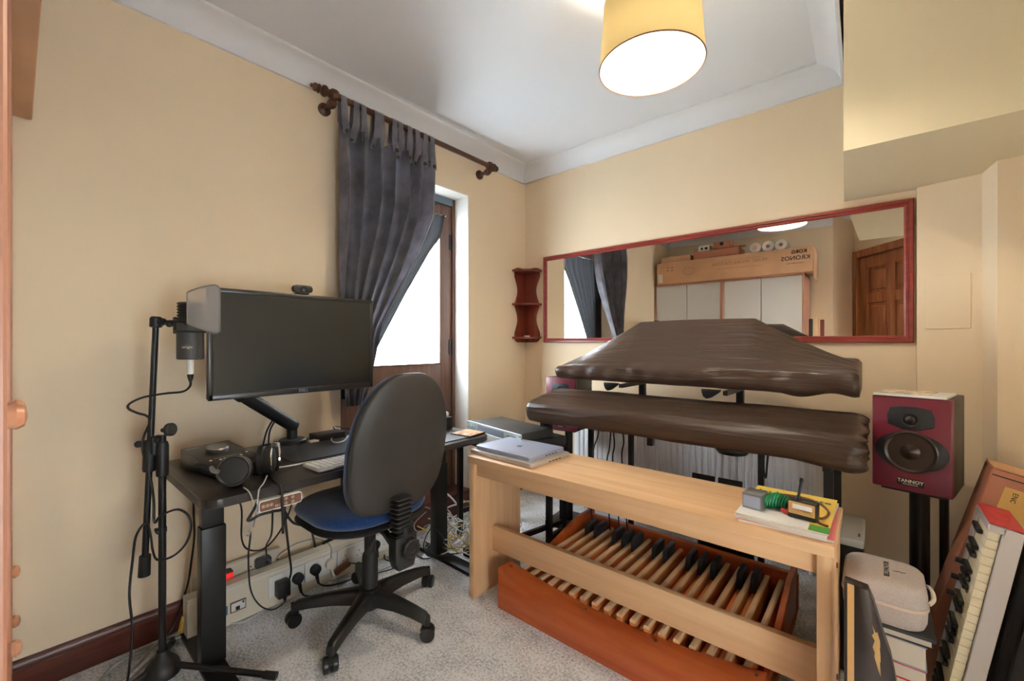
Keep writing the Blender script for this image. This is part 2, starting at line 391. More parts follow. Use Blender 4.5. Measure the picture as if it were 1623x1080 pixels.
box(bm, X1-.01, X1+.003, gy0, gy1, gz0, gz0+q, .003); box(bm, X1-.01, X1+.003, gy0, gy1, gz1-q, gz1, .003)
box(bm, X1-.01, X1+.003, gy0, gy0+q, gz0, gz1, .003); box(bm, X1-.01, X1+.003, gy1-q, gy1, gz0, gz1, .003); obj('glazing_bead', bm, 'doorwood', dr)
bm = B(); box(bm, -.168, -.162, gy0, gy1, gz0, gz1); obj('glass_pane', bm, 'glass', dr)
for hz in (.4, 1.02, 1.72):
    bm = B(); box(bm, X1, X1+.006, DY1-.05, DY1-.02, hz, hz+.1, .001); cyl(bm, (X1+.008, DY1-.03, hz), (X1+.008, DY1-.03, hz+.1), .006, n=8); obj('hinge', bm, 'blackmetal', dr)
# panelled room door set across the corner behind the camera
a = V((1.85, -.83, 0)); u = V((.57, .728, 0)).normalized(); nrm = V((-u.y, u.x, 0))
T = Matrix(((u.x, nrm.x, 0, a.x), (u.y, nrm.y, 0, a.y), (0, 0, 1, 0), (0, 0, 0, 1)))
LW = (V((2.42, -.102, 0))-a).length
bm = B(); box(bm, 0, .075, -.1, .03, 0, 2.06, .004, 1, T); box(bm, LW-.075, LW, -.1, .03, 0, 2.06, .004, 1, T); box(bm, .075, LW-.075, -.1, .03, 1.985, 2.06, .004, 1, T)
box(bm, .05, LW-.05, -.1, -.05, 0, 2.02, 0, 1, T); d2 = struct('door_2', bm, 'doorpine')  # backing sheet added behind the leaf, blocks sky light leaking through gaps
bm = B(); x0, x1 = .078, LW-.078; xm = (x0+x1)/2
for p in ((x0, x0+.1), (xm-.05, xm+.05), (x1-.1, x1)): box(bm, p[0], p[1], -.04, 0, .005, 1.98, .002, 1, T)
for z in ((.005, .2), (.76, .9), (1.5, 1.6), (1.86, 1.98)):
    box(bm, x0+.1, xm-.05, -.04, -.001, z[0], z[1], .002, 1, T); box(bm, xm+.05, x1-.1, -.04, -.001, z[0], z[1], .002, 1, T)
obj('door_leaf', bm, 'doorpine', d2)
for z0, z1 in ((.2, .76), (.9, 1.5), (1.6, 1.86)):
    for xa, xb in ((x0+.1, xm-.05), (xm+.05, x1-.1)):
        bm = B(); box(bm, xa, xb, -.034, -.018, z0, z1, 0, 1, T); box(bm, xa+.03, xb-.03, -.03, -.006, z0+.03, z1-.03, .01, 1, T); obj('door_panel', bm, 'doorpine', d2)
bm = B(); sphere(bm, T @ V((x1-.05, .045, 1.0)), .026); cyl(bm, T @ V((x1-.05, 0, 1)), T @ V((x1-.05, .04, 1)), .01); obj('door_knob', bm, 'grey', d2)

# ------------------------------------------------------------------ pendant lamp
lp = (1.50, 1.30)
t = thing('pendant_lamp', 'cream drum shade pendant lamp glowing below the ceiling', 'lamp', (lp[0], lp[1], H))
z0, z1, r0, r1 = 1.965, 2.17, .158, .143
bm = B(); n = 48
loft(bm, [[V((lp[0]+r*math.cos(2*PI*i/n), lp[1]+r*math.sin(2*PI*i/n), z)) for i in range(n)] for r, z in ((r0, z0), (r1, z1))], cap=False)
obj('lamp_shade', bm, 'shade', t, fix=False)
bm = B(); loft(bm, [[V((lp[0]+r*math.cos(2*PI*i/n), lp[1]+r*math.sin(2*PI*i/n), z)) for i in range(n)] for r, z in ((r0-.003, z0+.001), (r1-.003, z1-.001))], cap=False); obj('shade_lining', bm, 'lining', t, fix=False)
bm = B(); tube(bm, [(lp[0]+r0*math.cos(2*PI*i/32), lp[1]+r0*math.sin(2*PI*i/32), z0) for i in range(32)], .0022, 6, 2, True); obj('shade_rim', bm, 'rubbrown', t)
bm = B(); tube(bm, [(lp[0]+r1*math.cos(2*PI*i/32), lp[1]+r1*math.sin(2*PI*i/32), z1) for i in range(32)], .002, 6, 2, True)
for k in range(3):
    a_ = 2*PI*k/3; tube(bm, [(lp[0]+.02*math.cos(a_), lp[1]+.02*math.sin(a_), z1-.04), (lp[0]+r1*math.cos(a_), lp[1]+r1*math.sin(a_), z1)], .0016, 5, 1)
obj('shade_ring', bm, 'white', t)
bm = B(); sphere(bm, (lp[0], lp[1], 2.022), (.03, .03, .034)); obj('light_bulb', bm, 'bulb', t)
bm = B(); lathe(bm, (lp[0], lp[1], 2.05), (0, 0, 1), [(.014, 0), (.017, .02), (.02, .05), (.02, .08), (.008, .1)]); obj('lamp_holder', bm, 'white', t)
bm = B(); cyl(bm, (lp[0], lp[1], 2.14), (lp[0], lp[1], H-.02), .003, n=8); obj('cord', bm, 'rubwhite', t)
bm = B(); lathe(bm, (lp[0], lp[1], H-.028), (0, 0, 1), [(.012, 0), (.035, .006), (.042, .02), (.042, .028)]); obj('ceiling_rose', bm, 'white', t)

# ------------------------------------------------------------------ curtain rod, curtains
RX, RZ = .10, 2.262
t = thing('curtain_rod', 'dark turned wooden curtain rod above the garden door', 'curtain rod', (0, 1.5, RZ))
bm = B(); cyl(bm, (RX, .965, RZ), (RX, 2.05, RZ), .0145); obj('pole', bm, 'rod', t)
fin = [(.016, 0), (.023, .004), (.023, .01), (.014, .016), (.02, .022), (.029, .034), (.031, .042), (.026, .054), (.014, .06), (.013, .066), (.024, .072), (.024, .077), (.016, .084), (.022, .09), (.021, .099), (.012, .108), (.009, .112), (.011, .117), (.004, .123)]
for y, d in ((.965, -1), (2.05, 1)):
    bm = B(); lathe(bm, (RX, y, RZ), (0, d, 0), [(a_*.85, b_*(.8 if d < 0 else .55)) for a_, b_ in fin]); obj('finial', bm, 'rod', t)
    bm = B(); yy = y-d*.012; lathe(bm, (.0, yy, RZ-.034), (1, 0, 0), [(.03, 0), (.03, .012), (.022, .02), (.012, .024), (.012, .06), (.02, .068), (.022, .084), (.016, .1)])
    lathe(bm, (RX, yy-.014, RZ), (0, 1, 0), [(.024, 0), (.027, .006), (.027, .022), (.024, .028)]); obj('bracket', bm, 'rod', t)
RE = [(.79, 1.13), (.997, 1.186), (1.175, 1.225), (1.345, 1.316), (1.602, 1.46), (1.818, 1.56), (1.985, 1.575), (2.15, 1.588)]
LE = [(.79, 1.04), (.866, 1.032), (1.32, 1.008), (2.15, 1.006)]
t = thing('tab_top_curtain', 'heavy grey tab-top curtain swept aside over the garden door', 'curtain', (RX, 1.3, 2.15))
def cf(u, v):
    z = .79+(2.14-.79)*v
    y0, y1 = lerp_poly(LE, z), lerp_poly(RE, z)
    k = max(0, min(1, (1.62-z)/.6))
    uu = u**(1-.25*k)
    sh = .16*math.sin(2*PI*v*.8+u*2)*u*(1-v)
    ph = 2*PI*6.5*(uu+sh*.25)
    amp = (.044-.02*k)*(.55+.45*min(1, v*1.5))*(1-.3*max(0, v-.85)/.15)
    x = .092+amp*math.sin(ph)+.010*math.sin(ph*2.1+1+v*3)+.008*math.sin(9*v+ph*.5)
    y = y0+(y1-y0)*uu+.012*math.cos(ph)*(1-abs(2*u-1))
    z += -.012*abs(math.sin(ph*.5))*max(0, (v-.9)/.1)
    return V((max(x, .012), y, z))
bm = B(); grid(bm, cf, 150, 60, .004); obj('drape', bm, 'curtain', t, ang=80)
for k in range(11):
    u0 = (k+.35)/11; yt = cf(u0, 1).y; xt = cf(u0, 1).x; w_ = .02
    ty = yt+.012*(k % 2-.5)
    bm = B(); prof = []
    for a_ in range(9): q = PI*a_/8; prof.append((RX+.017*math.cos(q), RZ+.017*math.sin(q)))
    pts2 = [(xt+.01, 2.085), (RX+.02, 2.16)]+prof+[(RX-.02, 2.16), (xt-.012, 2.10)]
    rows = []
    for j, (px, pz) in enumerate(pts2):
        f = min(1, max(0, (pz-2.09)/.16)); yc = yt*(1-f)+ty*f
        rows.append([V((px, yc-w_*(1-.25*f), pz)), V((px, yc+w_*(1-.25*f), pz))])
    loft(bm, rows, False, False); bmesh.ops.solidify(bm, geom=list(bm.faces), thickness=.003); tb = obj('tab', bm, 'curtain', t, ang=70)
    bm = B(); lathe(bm, (xt+.013, yt, 2.10), (1, 0, 0), [(.011, 0), (.011, .004), (.006, .006)], 12); obj('button', bm, 'darkgrey', tb)
t = thing('door_curtain', 'dark blue-grey inner curtain on a wire across the door glass', 'curtain', (-.11, 1.4, 1.92))
bm = B(); tube(bm, [(-.118, 1.115, 1.925), (-.118, 1.45, 1.917), (-.118, 1.85, 1.93)], .003); obj('wire', bm, 'rubwhite', t)
IR = [(.80, 1.20), (1.0, 1.30), (1.068, 1.333), (1.375, 1.515), (1.67, 1.704), (1.787, 1.796), (1.9, 1.822), (1.93, 1.828)]
def cf2(u, v):
    z = .80+(1.93-.80)*v; y0 = 1.125; y1 = lerp_poly(IR, z); ph = 2*PI*7*u**.8
    return V((-.106+.010*math.sin(ph)*(1-.4*v)+.004*math.sin(ph*2.3), y0+(y1-y0)*u, z-.02*math.sin(PI*u)*v))
bm = B(); grid(bm, cf2, 90, 30, .003); obj('drape', bm, 'curtain_dark', t, ang=80)

# ------------------------------------------------------------------ wall mirror and corner shelf
t = thing('wall_mirror', 'long wall mirror in a red-brown wooden frame', 'mirror', (1.18, D, 1.1))
mx0, mx1, mz0, mz1 = .2, 2.158, 1.098, 1.718; fw = .032
bm = B(); box(bm, mx0+.01, mx1-.01, D-.013, D-.004, mz0+.01, mz1-.01); obj('mirror_glass', bm, 'mirror', t)
def bar(p, q, name):
    bm = B(); p = V(p); q = V(q); d = (q-p).normalized(); o_ = V((0, -1, 0)); s = d.cross(o_)
    prof = [(0, .0), (fw, .0), (fw, .012), (fw*.8, .02), (fw*.55, .018), (fw*.45, .024), (fw*.12, .024), (0, .016)]
    c = (V((1.18, D, 1.41))-(p+q)/2); sg = 1 if s.dot(c) > 0 else -1
    rings = []
    for e, m_ in ((p, 1), (q, -1)): rings.append([e+s*sg*a_+o_*b_+d*m_*a_ for a_, b_ in prof])
    loft(bm, rings); obj('frame_rail', bm, 'mirrorframe', t, ang=25)
cs = [(mx0, D-.001, mz0), (mx1, D-.001, mz0), (mx1, D-.001, mz1), (mx0, D-.001, mz1)]
for i in range(4): bar(cs[i], cs[(i+1) % 4], i)
t = thing('corner_shelf', 'red-brown wooden three-tier corner shelf with scalloped sides', 'shelf', (.01, D+.01, 1.1))
def wing(s):
    zs = [1.1+.545*k/40 for k in range(41)]
    out = []
    for z in zs:
        q = (z-1.1)/.545
        wv = .128-.034*(math.sin(PI*min(1, max(0, (q-.12)/.39)))**1.3 if q < .51 else math.sin(PI*min(1, (q-.51)/.39))**1.3 if q < .9 else 0)
        if q < .06: wv -= .03*(1-q/.06)**2
        out.append((wv, z))
    return out
wp = wing(1)
bm = B(); prism(bm, [(0, z) for z in (1.1,)]+[(w_, z) for w_, z in wp]+[(.1, 1.655), (.06, 1.655), (0, 1.63)], 0, .012, frame((.0145, D+.018, 0), (0, -1, 0), (0, 0, 1), (-1, 0, 0))); obj('side_panel', bm, 'shelfwood', t)
bm = B(); prism(bm, [(0, z) for z in (1.1,)]+[(w_, z) for w_, z in wp]+[(.1, 1.655), (.06, 1.655), (0, 1.63)], 0, .012, frame((.015, D+.006, 0), (1, 0, 0), (0, 0, 1), (0, 1, 0))); obj('side_panel', bm, 'shelfwood', t)
for z in (1.128, 1.372, 1.618):
    bm = B(); rr = .158; poly = [(0, 0)]+[(rr*math.cos(PI/2*k/14), rr*math.sin(PI/2*k/14)) for k in range(15)]
    prism(bm, poly, 0, .014, Matrix.Translation((.0145, D+.006, z)) @ Matrix.Rotation(-PI/2, 4, 'Z'), .003); obj('shelf_board', bm, 'shelfwood', t)
bm = B(); cyl(bm, (.09, D-.07, 1.1425), (.09, D-.07, 1.15), .02, n=14); one('small_dish', bm, 'white', 'tiny white dish lying on the lowest corner shelf tier', 'dish')

# ------------------------------------------------------------------ radiator
t = thing('radiator', 'white ribbed panel radiator behind the covered keyboards', 'radiator', (1.15, D, .15))
x0, x1, y0 = .5, 1.86, D-.1
bm = B(); box(bm, x0, x1, y0+.02, y0+.05, .16, .70, .004); box(bm, x0, x1, y0+.045, y0+.085, .685, .705, .003); obj('panel', bm, 'radiator', t)
pitch = .0335; nrib = int((x1-x0-.03)/pitch)
rb = None
for k in range(nrib):
    xx = x0+.02+k*pitch
    if rb is None:
        bm = B(); prism(bm, [(0, 0), (.027, 0), (.022, -.009), (.005, -.009)], .185, .68, Matrix.Translation((xx, y0+.022, 0)), .002); rb = obj('rib', bm, 'radiator', t); rx = xx
    else:
        c = rb.copy(); C.objects.link(c); c.parent = t; c.location = (xx-rx, 0, 0)
for xx in (x0+.06, x1-.06):
    bm = B(); cyl(bm, (xx, y0+.04, .0), (xx, y0+.04, .165), .008, n=10); obj('pipe', bm, 'radiator', t)

# ------------------------------------------------------------------ wardrobe behind, boxes on it
FY = -.004
t = thing('wardrobe', 'pine wardrobe with white doors reflected in the mirror', 'wardrobe', (.75, FY, 0))
bm = B(); WX = 1.5; WH = 1.785; yb = -.455
for xx in (.002, .737, .752, WX-.018): box(bm, xx, xx+.018 if xx != .737 else xx+.015, yb, FY, 0, WH, .002, 1)
box(bm, .002, WX, yb, FY, WH-.02, WH, .002, 1); box(bm, .002, WX, yb, FY, 0, .08); box(bm, .002, WX, yb, yb+.008, .08, WH); box(bm, .002, WX, yb, FY, .50, .52)
obj('carcass', bm, 'pine', t)
for c0, c1 in ((.02, .377), (.380, .736), (.770, 1.124), (1.127, 1.481)):
    bm = B(); box(bm, c0+.002, c1-.002, FY-.035, FY-.017, .522, WH-.022, .002, 1); dd = obj('door', bm, 'white_lam', t)
    kx = c1-.03 if abs(c0-.02) < .01 or abs(c0-.77) < .01 else c0+.03
    bm = B(); lathe(bm, (kx, FY-.018, .93 if c0 < .7 else 1.0), (0, 1, 0), [(.007, 0), (.007, .012), (.015, .016), (.018, .024), (.014, .031), (.004, .034)], 14); obj('knob', bm, 'pineknob', dd)
for c0, c1 in ((.02, .736), (.770, 1.481)):
    for z0, z1 in ((.085, .355), (.36, .498)):
        bm = B(); box(bm, c0+.002, c1-.002, FY-.035, FY-.017, z0, z1, .002, 1); dd = obj('drawer', bm, 'white_lam', t)
        for kx in (c0+.12, c1-.12):
            bm = B(); lathe(bm, (kx, FY-.018, (.29 if z0 < .2 else .434)), (0, 1, 0), [(.007, 0), (.007, .012), (.015, .016), (.018, .024), (.014, .031), (.004, .034)], 14); obj('knob', bm, 'pineknob', dd)
t = thing('cardboard_carton', 'very long brown carton lying across the wardrobe top', 'box', (.8, -.2, WH))
bm = B(); box(bm, .05, 1.57, -.36, .036, WH+.001, 2.03, .006); obj('carton_body', bm, 'cardboard', t)
bm = B(); box(bm, 1.572, 1.576, -.34, .024, 1.72, 2.02, .001, 1); obj('end_flap', bm, 'cardboard', t)
FT = lambda x, z, y=.0365: frame((x, y, z), (-1, 0, 0), (0, 0, 1))
bm = B(); text(bm, 'KORG', .045, FT(1.46, 1.985), .0004, bold=.002); text(bm, 'KRONOS', .058, FT(1.43, 1.925), .0004, bold=.001); box(bm, 1.36, 1.5, .0362, .037, 1.873, 1.877)
for k in range(2):
    for j in range(2): box(bm, .17+.05*k, .19+.05*k, .0362, .037, 1.965-.035*j, 1.972-.035*j)
o = obj('print', bm, 'ink', t); o['kind'] = 'stuff'
bm = B(); text(bm, 'MUSIC WORKSTATION', .05, FT(.93, 1.945), .0003); box(bm, .72, 1.14, .0361, .0367, 1.89, 1.893); box(bm, .72, 1.14, .0361, .0367, 1.978, 1.981)
tube(bm, [(.42+.065*math.cos(2*PI*i/12), .0365, 1.91+.04*math.sin(2*PI*i/12)) for i in range(12)], .002, 5, 2, True); o = obj('faded_print', bm, 'fadedink', t); o['kind'] = 'stuff'
bm = B(); box(bm, .07, .12, .0361, .0372, 1.80, 1.90); obj('shipping_label', bm, 'paper', t)
bm = B(); box(bm, .08, .42, -.3, -.02, 2.031, 2.105, .003); one('flat_carton', bm, 'cardboard', 'flat brown carton at the window end on top of the long carton', 'box')
bm = B(); box(bm, .45, .92, -.28, -.02, 2.031, 2.125, .003); box(bm, .8, .98, -.1, .0, 2.126, 2.13); one('flat_carton', bm, 'cardpink', 'flat reddish carton under the two small boxes on the wardrobe', 'box')
t = thing('small_box', 'small white printed box on the reddish carton above the wardrobe', 'box', (.55, -.1, 2.126))
bm = B(); box(bm, .5, .62, -.14, -.03, 2.126, 2.185, .002); obj('box_body', bm, 'paper', t)
bm = B(); box(bm, .53, .55, -.0302, -.029, 2.14, 2.165); box(bm, .57, .6, -.0302, -.029, 2.14, 2.165); obj('print', bm, 'ink', t)
t = thing('small_box', 'small open brown box on the reddish carton above the wardrobe', 'box', (.73, -.1, 2.131))
bm = B()
for a_ in ((.66, .83, -.16, -.155), (.66, .83, -.035, -.03), (.66, .665, -.155, -.035), (.825, .83, -.155, -.035)): box(bm, *a_, 2.131, 2.20)
box(bm, .66, .83, -.16, -.03, 2.1305, 2.134); obj('box_body', bm, 'cardpink', t)
bm = B(); cyl(bm, (.745, -.0305, 2.18), (.745, -.0285, 2.18), .02, n=14); obj('hand_hole', bm, 'ink', t)
for k, lab in enumerate(('wrapped white paper roll beside the small boxes on the wardrobe', 'middle one of the white paper rolls on the long carton', 'white paper roll on the carton nearest the panelled door')):
    xx = 1.07+.115*k; t = thing('paper_roll', lab, 'paper roll', (xx, -.06, 2.031), group='paper rolls on the wardrobe')
    bm = B(); lathe(bm, (xx, -.13, 2.087), (0, 1, 0), [(.018, .004), (.05, .0), (.055, .006), (.055, .1), (.05, .106), (.018, .102)], 22); obj('roll', bm, 'paper', t)
    bm = B(); cyl(bm, (xx, -.029, 2.087), (xx, -.0255, 2.087), .018, n=14); obj('core', bm, 'cardpink', t)
for k, (xx, hh, mm, lab) in enumerate(((1.53, 1.33, 'darkwood', 'dark narrow plank leaning upright at the wardrobe end'), (1.575, 1.34, 'beechv', 'pale narrow plank leaning upright at the wardrobe end'), (1.62, 1.32, 'shelfwood', 'reddish narrow plank leaning upright at the wardrobe end'))):
    bm = B(); box(bm, xx, xx+.03, -.09, -.05, 0, hh, .002, 1); one('plank', bm, mm, lab, 'plank', 'planks beside the wardrobe')

# ------------------------------------------------------------------ standing desk
DZ = .66; DX0, DX1, DY_0, DY_1 = .04, .64, .337, 1.48
t = thing('standing_desk', 'black-brown height-adjustable desk against the cream wall', 'desk', (.34, .9, 0))
bm = B(); prism(bm, rrect(DX1-DX0, DY_1-DY_0, .045, 6, (DX0+DX1)/2, (DY_0+DY_1)/2), DZ-.026, DZ, None, .003); obj('desktop', bm, 'desk', t)
for y0 in (.40, 1.388):
    bm = B(); box(bm, .297, .35, y0, y0+.072, .018, .48, .004); lg = obj('leg', bm, 'blackmetal', t)
    bm = B(); box(bm, .302, .345, y0+.005, y0+.067, .48, .60, .004); obj('inner_tube', bm, 'blackmetal', lg)
    bm = B(); box(bm, .06, .62, y0, y0+.07, .0, .018, .004); obj('foot', bm, 'blackmetal', t)
    bm = B(); box(bm, .08, .42, y0+.012, y0+.06, .60, .634, .003); obj('bracket', bm, 'blackmetal', t)
bm = B(); box(bm, .19, .24, .47, 1.388, .60, .634, .003); obj('cross_rail', bm, 'blackmetal', t)
bm = B(); prism(bm, rrect(.125, .034, .008, 4), 0, .03, frame((.622, .532, .611), (0, 1, 0), (0, 0, 1))); cp = obj('control_panel', bm, 'white', t)
bm = B(); prism(bm, rrect(.119, .028, .006, 4), 0, .001, frame((.6523, .532, .611), (0, 1, 0), (0, 0, 1))); obj('panel_face', bm, 'rubbrown', cp)
bm = B()
for dy, dz in ((-.05, 0), (-.039, 0), (-.028, 0), (.014, .007), (.014, -.007), (.034, .007), (.034, -.007)):
    tube(bm, [(.6537, .532+dy+.0045*math.cos(2*PI*i/12), .611+dz+.0045*math.sin(2*PI*i/12)) for i in range(12)], .0004, 4, 1, True)
    box(bm, .6535, .654, .5305+dy, .5335+dy, .6095+dz, .6125+dz)
text(bm, '68.5', .009, frame((.6536, .522, .604), (0, 1, 0), (0, 0, 1)), .0002)
o = obj('touch_buttons', bm, 'led', cp); o['kind'] = 'stuff'

# monitor on arm
t = thing('monitor', 'large black computer monitor on an arm above the desk', 'monitor', (.33, .73, .9))
my0, my1, mz0, mz1, mx = .422, 1.037, .902, 1.287, .338
bm = B(); box(bm, mx-.03, mx-.004, my0, my1, mz0, mz1, .008)
fr = .016
box(bm, mx-.006, mx, my0, my1, mz1-fr, mz1, .003); box(bm, mx-.006, mx, my0, my1, mz0, mz0+.022, .003); box(bm, mx-.006, mx, my0, my0+fr, mz0, mz1, .003); box(bm, mx-.006, mx, my1-fr, my1, mz0, mz1, .003)
obj('bezel', bm, 'bezel', t)
bm = B(); box(bm, mx-.0045, mx-.003, my0+fr-.001, my1-fr+.001, mz0+.021, mz1-fr+.001); obj('screen', bm, 'screen', t)
bm = B(); box(bm, mx-.06, mx-.028, my0+.1, my1-.1, mz0+.08, mz1-.06, .014); obj('rear_housing', bm, 'black', t)
bm = B(); text(bm, 'DELL', .016, frame((mx+.0002, .735, mz0+.011), (0, 1, 0), (0, 0, 1)), .0004, bold=.0006); obj('logo', bm, 'grey', t)
t = thing('monitor_mount', 'black gas-spring arm holding the large monitor', 'monitor mount', (.11, .785, DZ))
bm = B(); lathe(bm, (.11, .785, DZ), (0, 0, 1), [(.056, 0), (.056, .017), (.05, .022), (.024, .024)], 28); obj('base', bm, 'black', t)
bm = B(); cyl(bm, (.11, .785, DZ+.02), (.11, .785, DZ+.085), .021, .021, 20); obj('post', bm, 'black', t)
bm = B(); tube(bm, [(.112, .795, .735), (.12, .77, .75), (.17, .66, .83), (.2, .585, .885), (.205, .565, .905)], .026, 12, 6); sphere(bm, (.205, .565, .905), .034); obj('lower_arm', bm, 'black', t)
bm = B(); tube(bm, [(.205, .565, .93), (.215, .6, .98), (.235, .69, 1.06), (.245, .73, 1.09)], .022, 10, 5); obj('upper_arm', bm, 'black', t)
bm = B(); box(bm, .25, .277, .69, .77, 1.05, 1.13, .005); cyl(bm, (.235, .73, 1.09), (.255, .73, 1.09), .022); obj('mount_plate', bm, 'black', t)
t = thing('webcam', 'small black webcam clipped on the monitor top edge', 'webcam', (.33, .73, mz1))
bm = B(); prism(bm, rrect(.072, .028, .011, 5), -.011, .013, frame((.325, .735, mz1+.022), (0, 1, 0), (0, 0, 1)), .003); obj('camera_body', bm, 'black', t)
bm = B(); lathe(bm, (.338, .735, mz1+.022), (1, 0, 0), [(.011, 0), (.011, .003), (.007, .003), (.002, .001)], 18); obj('lens', bm, 'blacksat', t)
bm = B(); box(bm, .306, .344, .715, .755, mz1+.001, mz1+.008, .002); box(bm, .300, .306, .715, .755, mz1-.05, mz1+.008, .002); obj('clip', bm, 'black', t)

# monitor controller with big knob
t = thing('monitor_controller', 'black desktop audio controller with a silver volume knob', 'audio controller', (.3, .46, DZ))
T = Matrix.Translation((.30, .475, DZ)) @ Matrix.Rotation(R(12), 4, 'Z')
sec = [(-.115, .004), (.115, .004), (.115, .034), (-.115, .07)]
bm = B(); prism(bm, sec, -.078, .078, T @ frame((0, 0, 0), (1, 0, 0), (0, 0, 1)), .002); obj('housing', bm, 'blacksat', t)
sl = V((.23, 0, -.036)).normalized(); up = V((.036, 0, .23)).normalized()
def onslope(u, v, h=0):
    return T @ (V((-.115, 0, .07))+sl*u+V((0, v, 0))+up*h)
Rn = (T.to_3x3() @ up)
bm = B(); lathe(bm, onslope(.08, 0, .0), Rn, [(.033, 0), (.033, .012), (.03, .016), (.012, .016)], 28); obj('volume_knob', bm, 'grey', t)
for k in range(8):
    bm = B(); u_, v_ = (.168, -.033+.0132*k) if k < 6 else ((.16, -.06) if k == 6 else (.15, .062)); cyl(bm, onslope(u_, v_, -.0005), onslope(u_, v_, .002), .0045, n=10); obj('button', bm, 'led', t)
bm = B()
for a_, b_, c_, d_ in ((.02, .022, -.07, -.03), (.02, .022, .03, .07), (.149, .151, -.045, .045)):
    vs = [onslope(a_, c_, .0006), onslope(b_, c_, .0006), onslope(b_, d_, .0006), onslope(a_, d_, .0006)]; bm.faces.new([bm.verts.new(v) for v in vs])
o = obj('panel_lines', bm, 'led', t, fix=False); o['kind'] = 'stuff'
bm = B(); text(bm, 'MONITOR STATION', .0105, T @ frame((.1153, -.0, .02), (0, 1, 0), (0, 0, 1)), .0003); obj('lettering', bm, 'led', t)
for v_ in (-.06, .05, .068):
    bm = B(); lathe(bm, T @ V((.115, v_, .016)), T.to_3x3() @ V((1, 0, 0)), [(.006, 0), (.006, .004), (.003, .004), (.003, .001)], 12); obj('jack_socket', bm, 'chrome', t)
for sx in (-.1, .1):
    for sy in (-.06, .06): bm = B(); p_ = T @ V((sx, sy, 0)); cyl(bm, p_, p_+V((0, 0, .005)), .008, n=10); obj('foot', bm, 'rubber', t)
# headphones
t = thing('headphones', 'black over-ear headphones with chrome yoke lying on the desk', 'headphones', (.54, .46, DZ))
def cup(c, d, r, name, facemat):
    bm = B(); lathe(bm, c, d, [(r*.80, -.034), (r*.98, -.03), (r*1.0, -.016), (r*.9, -.012), (r*.96, -.006), (r*.96, .008), (r*.86, .014), (r*.8, .012), (r*.3, .014), (.001, .014)], 30); o_ = obj(name, bm, 'blacksat', t)
    bm = B(); dd = V(d).normalized(); x_, y_, _ = basis(dd); c = V(c)
    tube(bm, [c+dd*.010+(x_*math.cos(2*PI*i/24)+y_*math.sin(2*PI*i/24))*r*.9 for i in range(24)], .0035, 6, 2, True); obj('cup_ring', bm, facemat, o_)
c1, d1 = V((.555, .435, DZ+.050)), V((.84, -.42, .22)); c2, d2_ = V((.515, .55, DZ+.052)), V((.50, .86, .05))
cup(c1, d1, .047, 'ear_cup', 'darkgrey'); cup(c2, d2_, .047, 'ear_cup', 'chrome')
bm = B(); tube(bm, [c1+V((-.02, -.035, .012)), c1+V((-.08, -.075, .02)), V((.43, .40, DZ+.03)), V((.40, .47, DZ+.022)), V((.41, .53, DZ+.026)), c2+V((-.045, .01, .0))], .009, 8, 6); obj('headband', bm, 'black', t)
bm = B(); tube(bm, [c1+V((.015, -.045, .01)), c1+V((.0, -.054, .012)), c1+V((-.03, -.05, .014))], .007, 8, 6); obj('yoke', bm, 'grey', t)
bm = B(); tube(bm, [c2+V((-.02, .02, .05)), c2+V((.0, .026, .045)), c2+V((.022, .02, .0)), c2+V((.0, .02, -.04))], .005, 8, 6); obj('yoke', bm, 'chrome', t)
# desk mat, keyboard, small desk things
T = Matrix.Translation((0, 0, DZ))
bm = B(); prism(bm, rrect(.30, .60, .03, 6, .285, .96), .0005, .003, T); one('desk_mat', bm, 'deskmat', 'large dark desk mat under the white keyboard', 'desk mat')
bm = B(); prism(bm, rrect(.2, .25, .02, 6, .505, 1.285), .0005, .0035, T); one('mouse_mat', bm, 'deskmat', 'dark mouse mat on the desk beyond the office chair', 'mouse mat')
kang = R(3)
t = thing('computer_keyboard', 'slim white computer keyboard on the desk before the monitor', 'keyboard', (.555, .80, DZ+.003), kang)
bm = B(); prism(bm, rrect(.115, .28, .008, 4), 0, .008, Matrix.Identity(4), .0015); obj('keyboard_body', bm, 'alusilver', t, True)
kc = None
for r_ in range(5):
    for c_ in range(14):
        kx, ky = -.042+.0195*r_, -.128+.0197*c_
        if kc is None: bm = B(); box(bm, -.008, .008, -.0082, .0082, 0, .004, .0015, 1); kc = obj('key', bm, 'white', t, True); k_ = kc
        else: k_ = kc.copy(); C.objects.link(k_); k_.parent = t
        k_.location = (kx, ky, .0075)
bm = B(); box(bm, .515-.06, .515+.06, 1.36, 1.478, DZ+.0006, DZ+.008, .002, 1, Matrix.Translation((.55, 1.415, 0)) @ Matrix.Rotation(R(8), 4, 'Z') @ Matrix.Translation((-.515, -1.419, 0)))
cs_ = tag(obj('coaster', bm, 'rubber'), 'square coaster with a pale orange print at the desk corner', 'coaster')
bm = B(); box(bm, .515-.058, .515+.058, 1.362, 1.476, DZ+.008, DZ+.0086, 0, 1, Matrix.Translation((.55, 1.415, 0)) @ Matrix.Rotation(R(8), 4, 'Z') @ Matrix.Translation((-.515, -1.419, 0))); obj('print', bm, 'orange', cs_)
bm = B(); box(bm, .24, .40, 1.30, 1.45, DZ+.0005, DZ+.062, .004); one('black_box', bm, 'black', 'black box on the desk under the small white router', 'box')
t = thing('router', 'small white router on the black box behind the chair', 'router', (.32, 1.375, DZ+.063))
bm = B(); prism(bm, [(-.07, .004), (.07, .004), (.07, .022), (-.07, .06)], -.06, .06, frame((.32, 1.375, DZ+.063), (1, 0, 0), (0, 0, 1)), .004); obj('router_body', bm, 'white', t)
bm = B(); box(bm, .26, .38, 1.32, 1.43, DZ+.0627, DZ+.067, .001, 1); obj('router_base', bm, 'darkgrey', t)
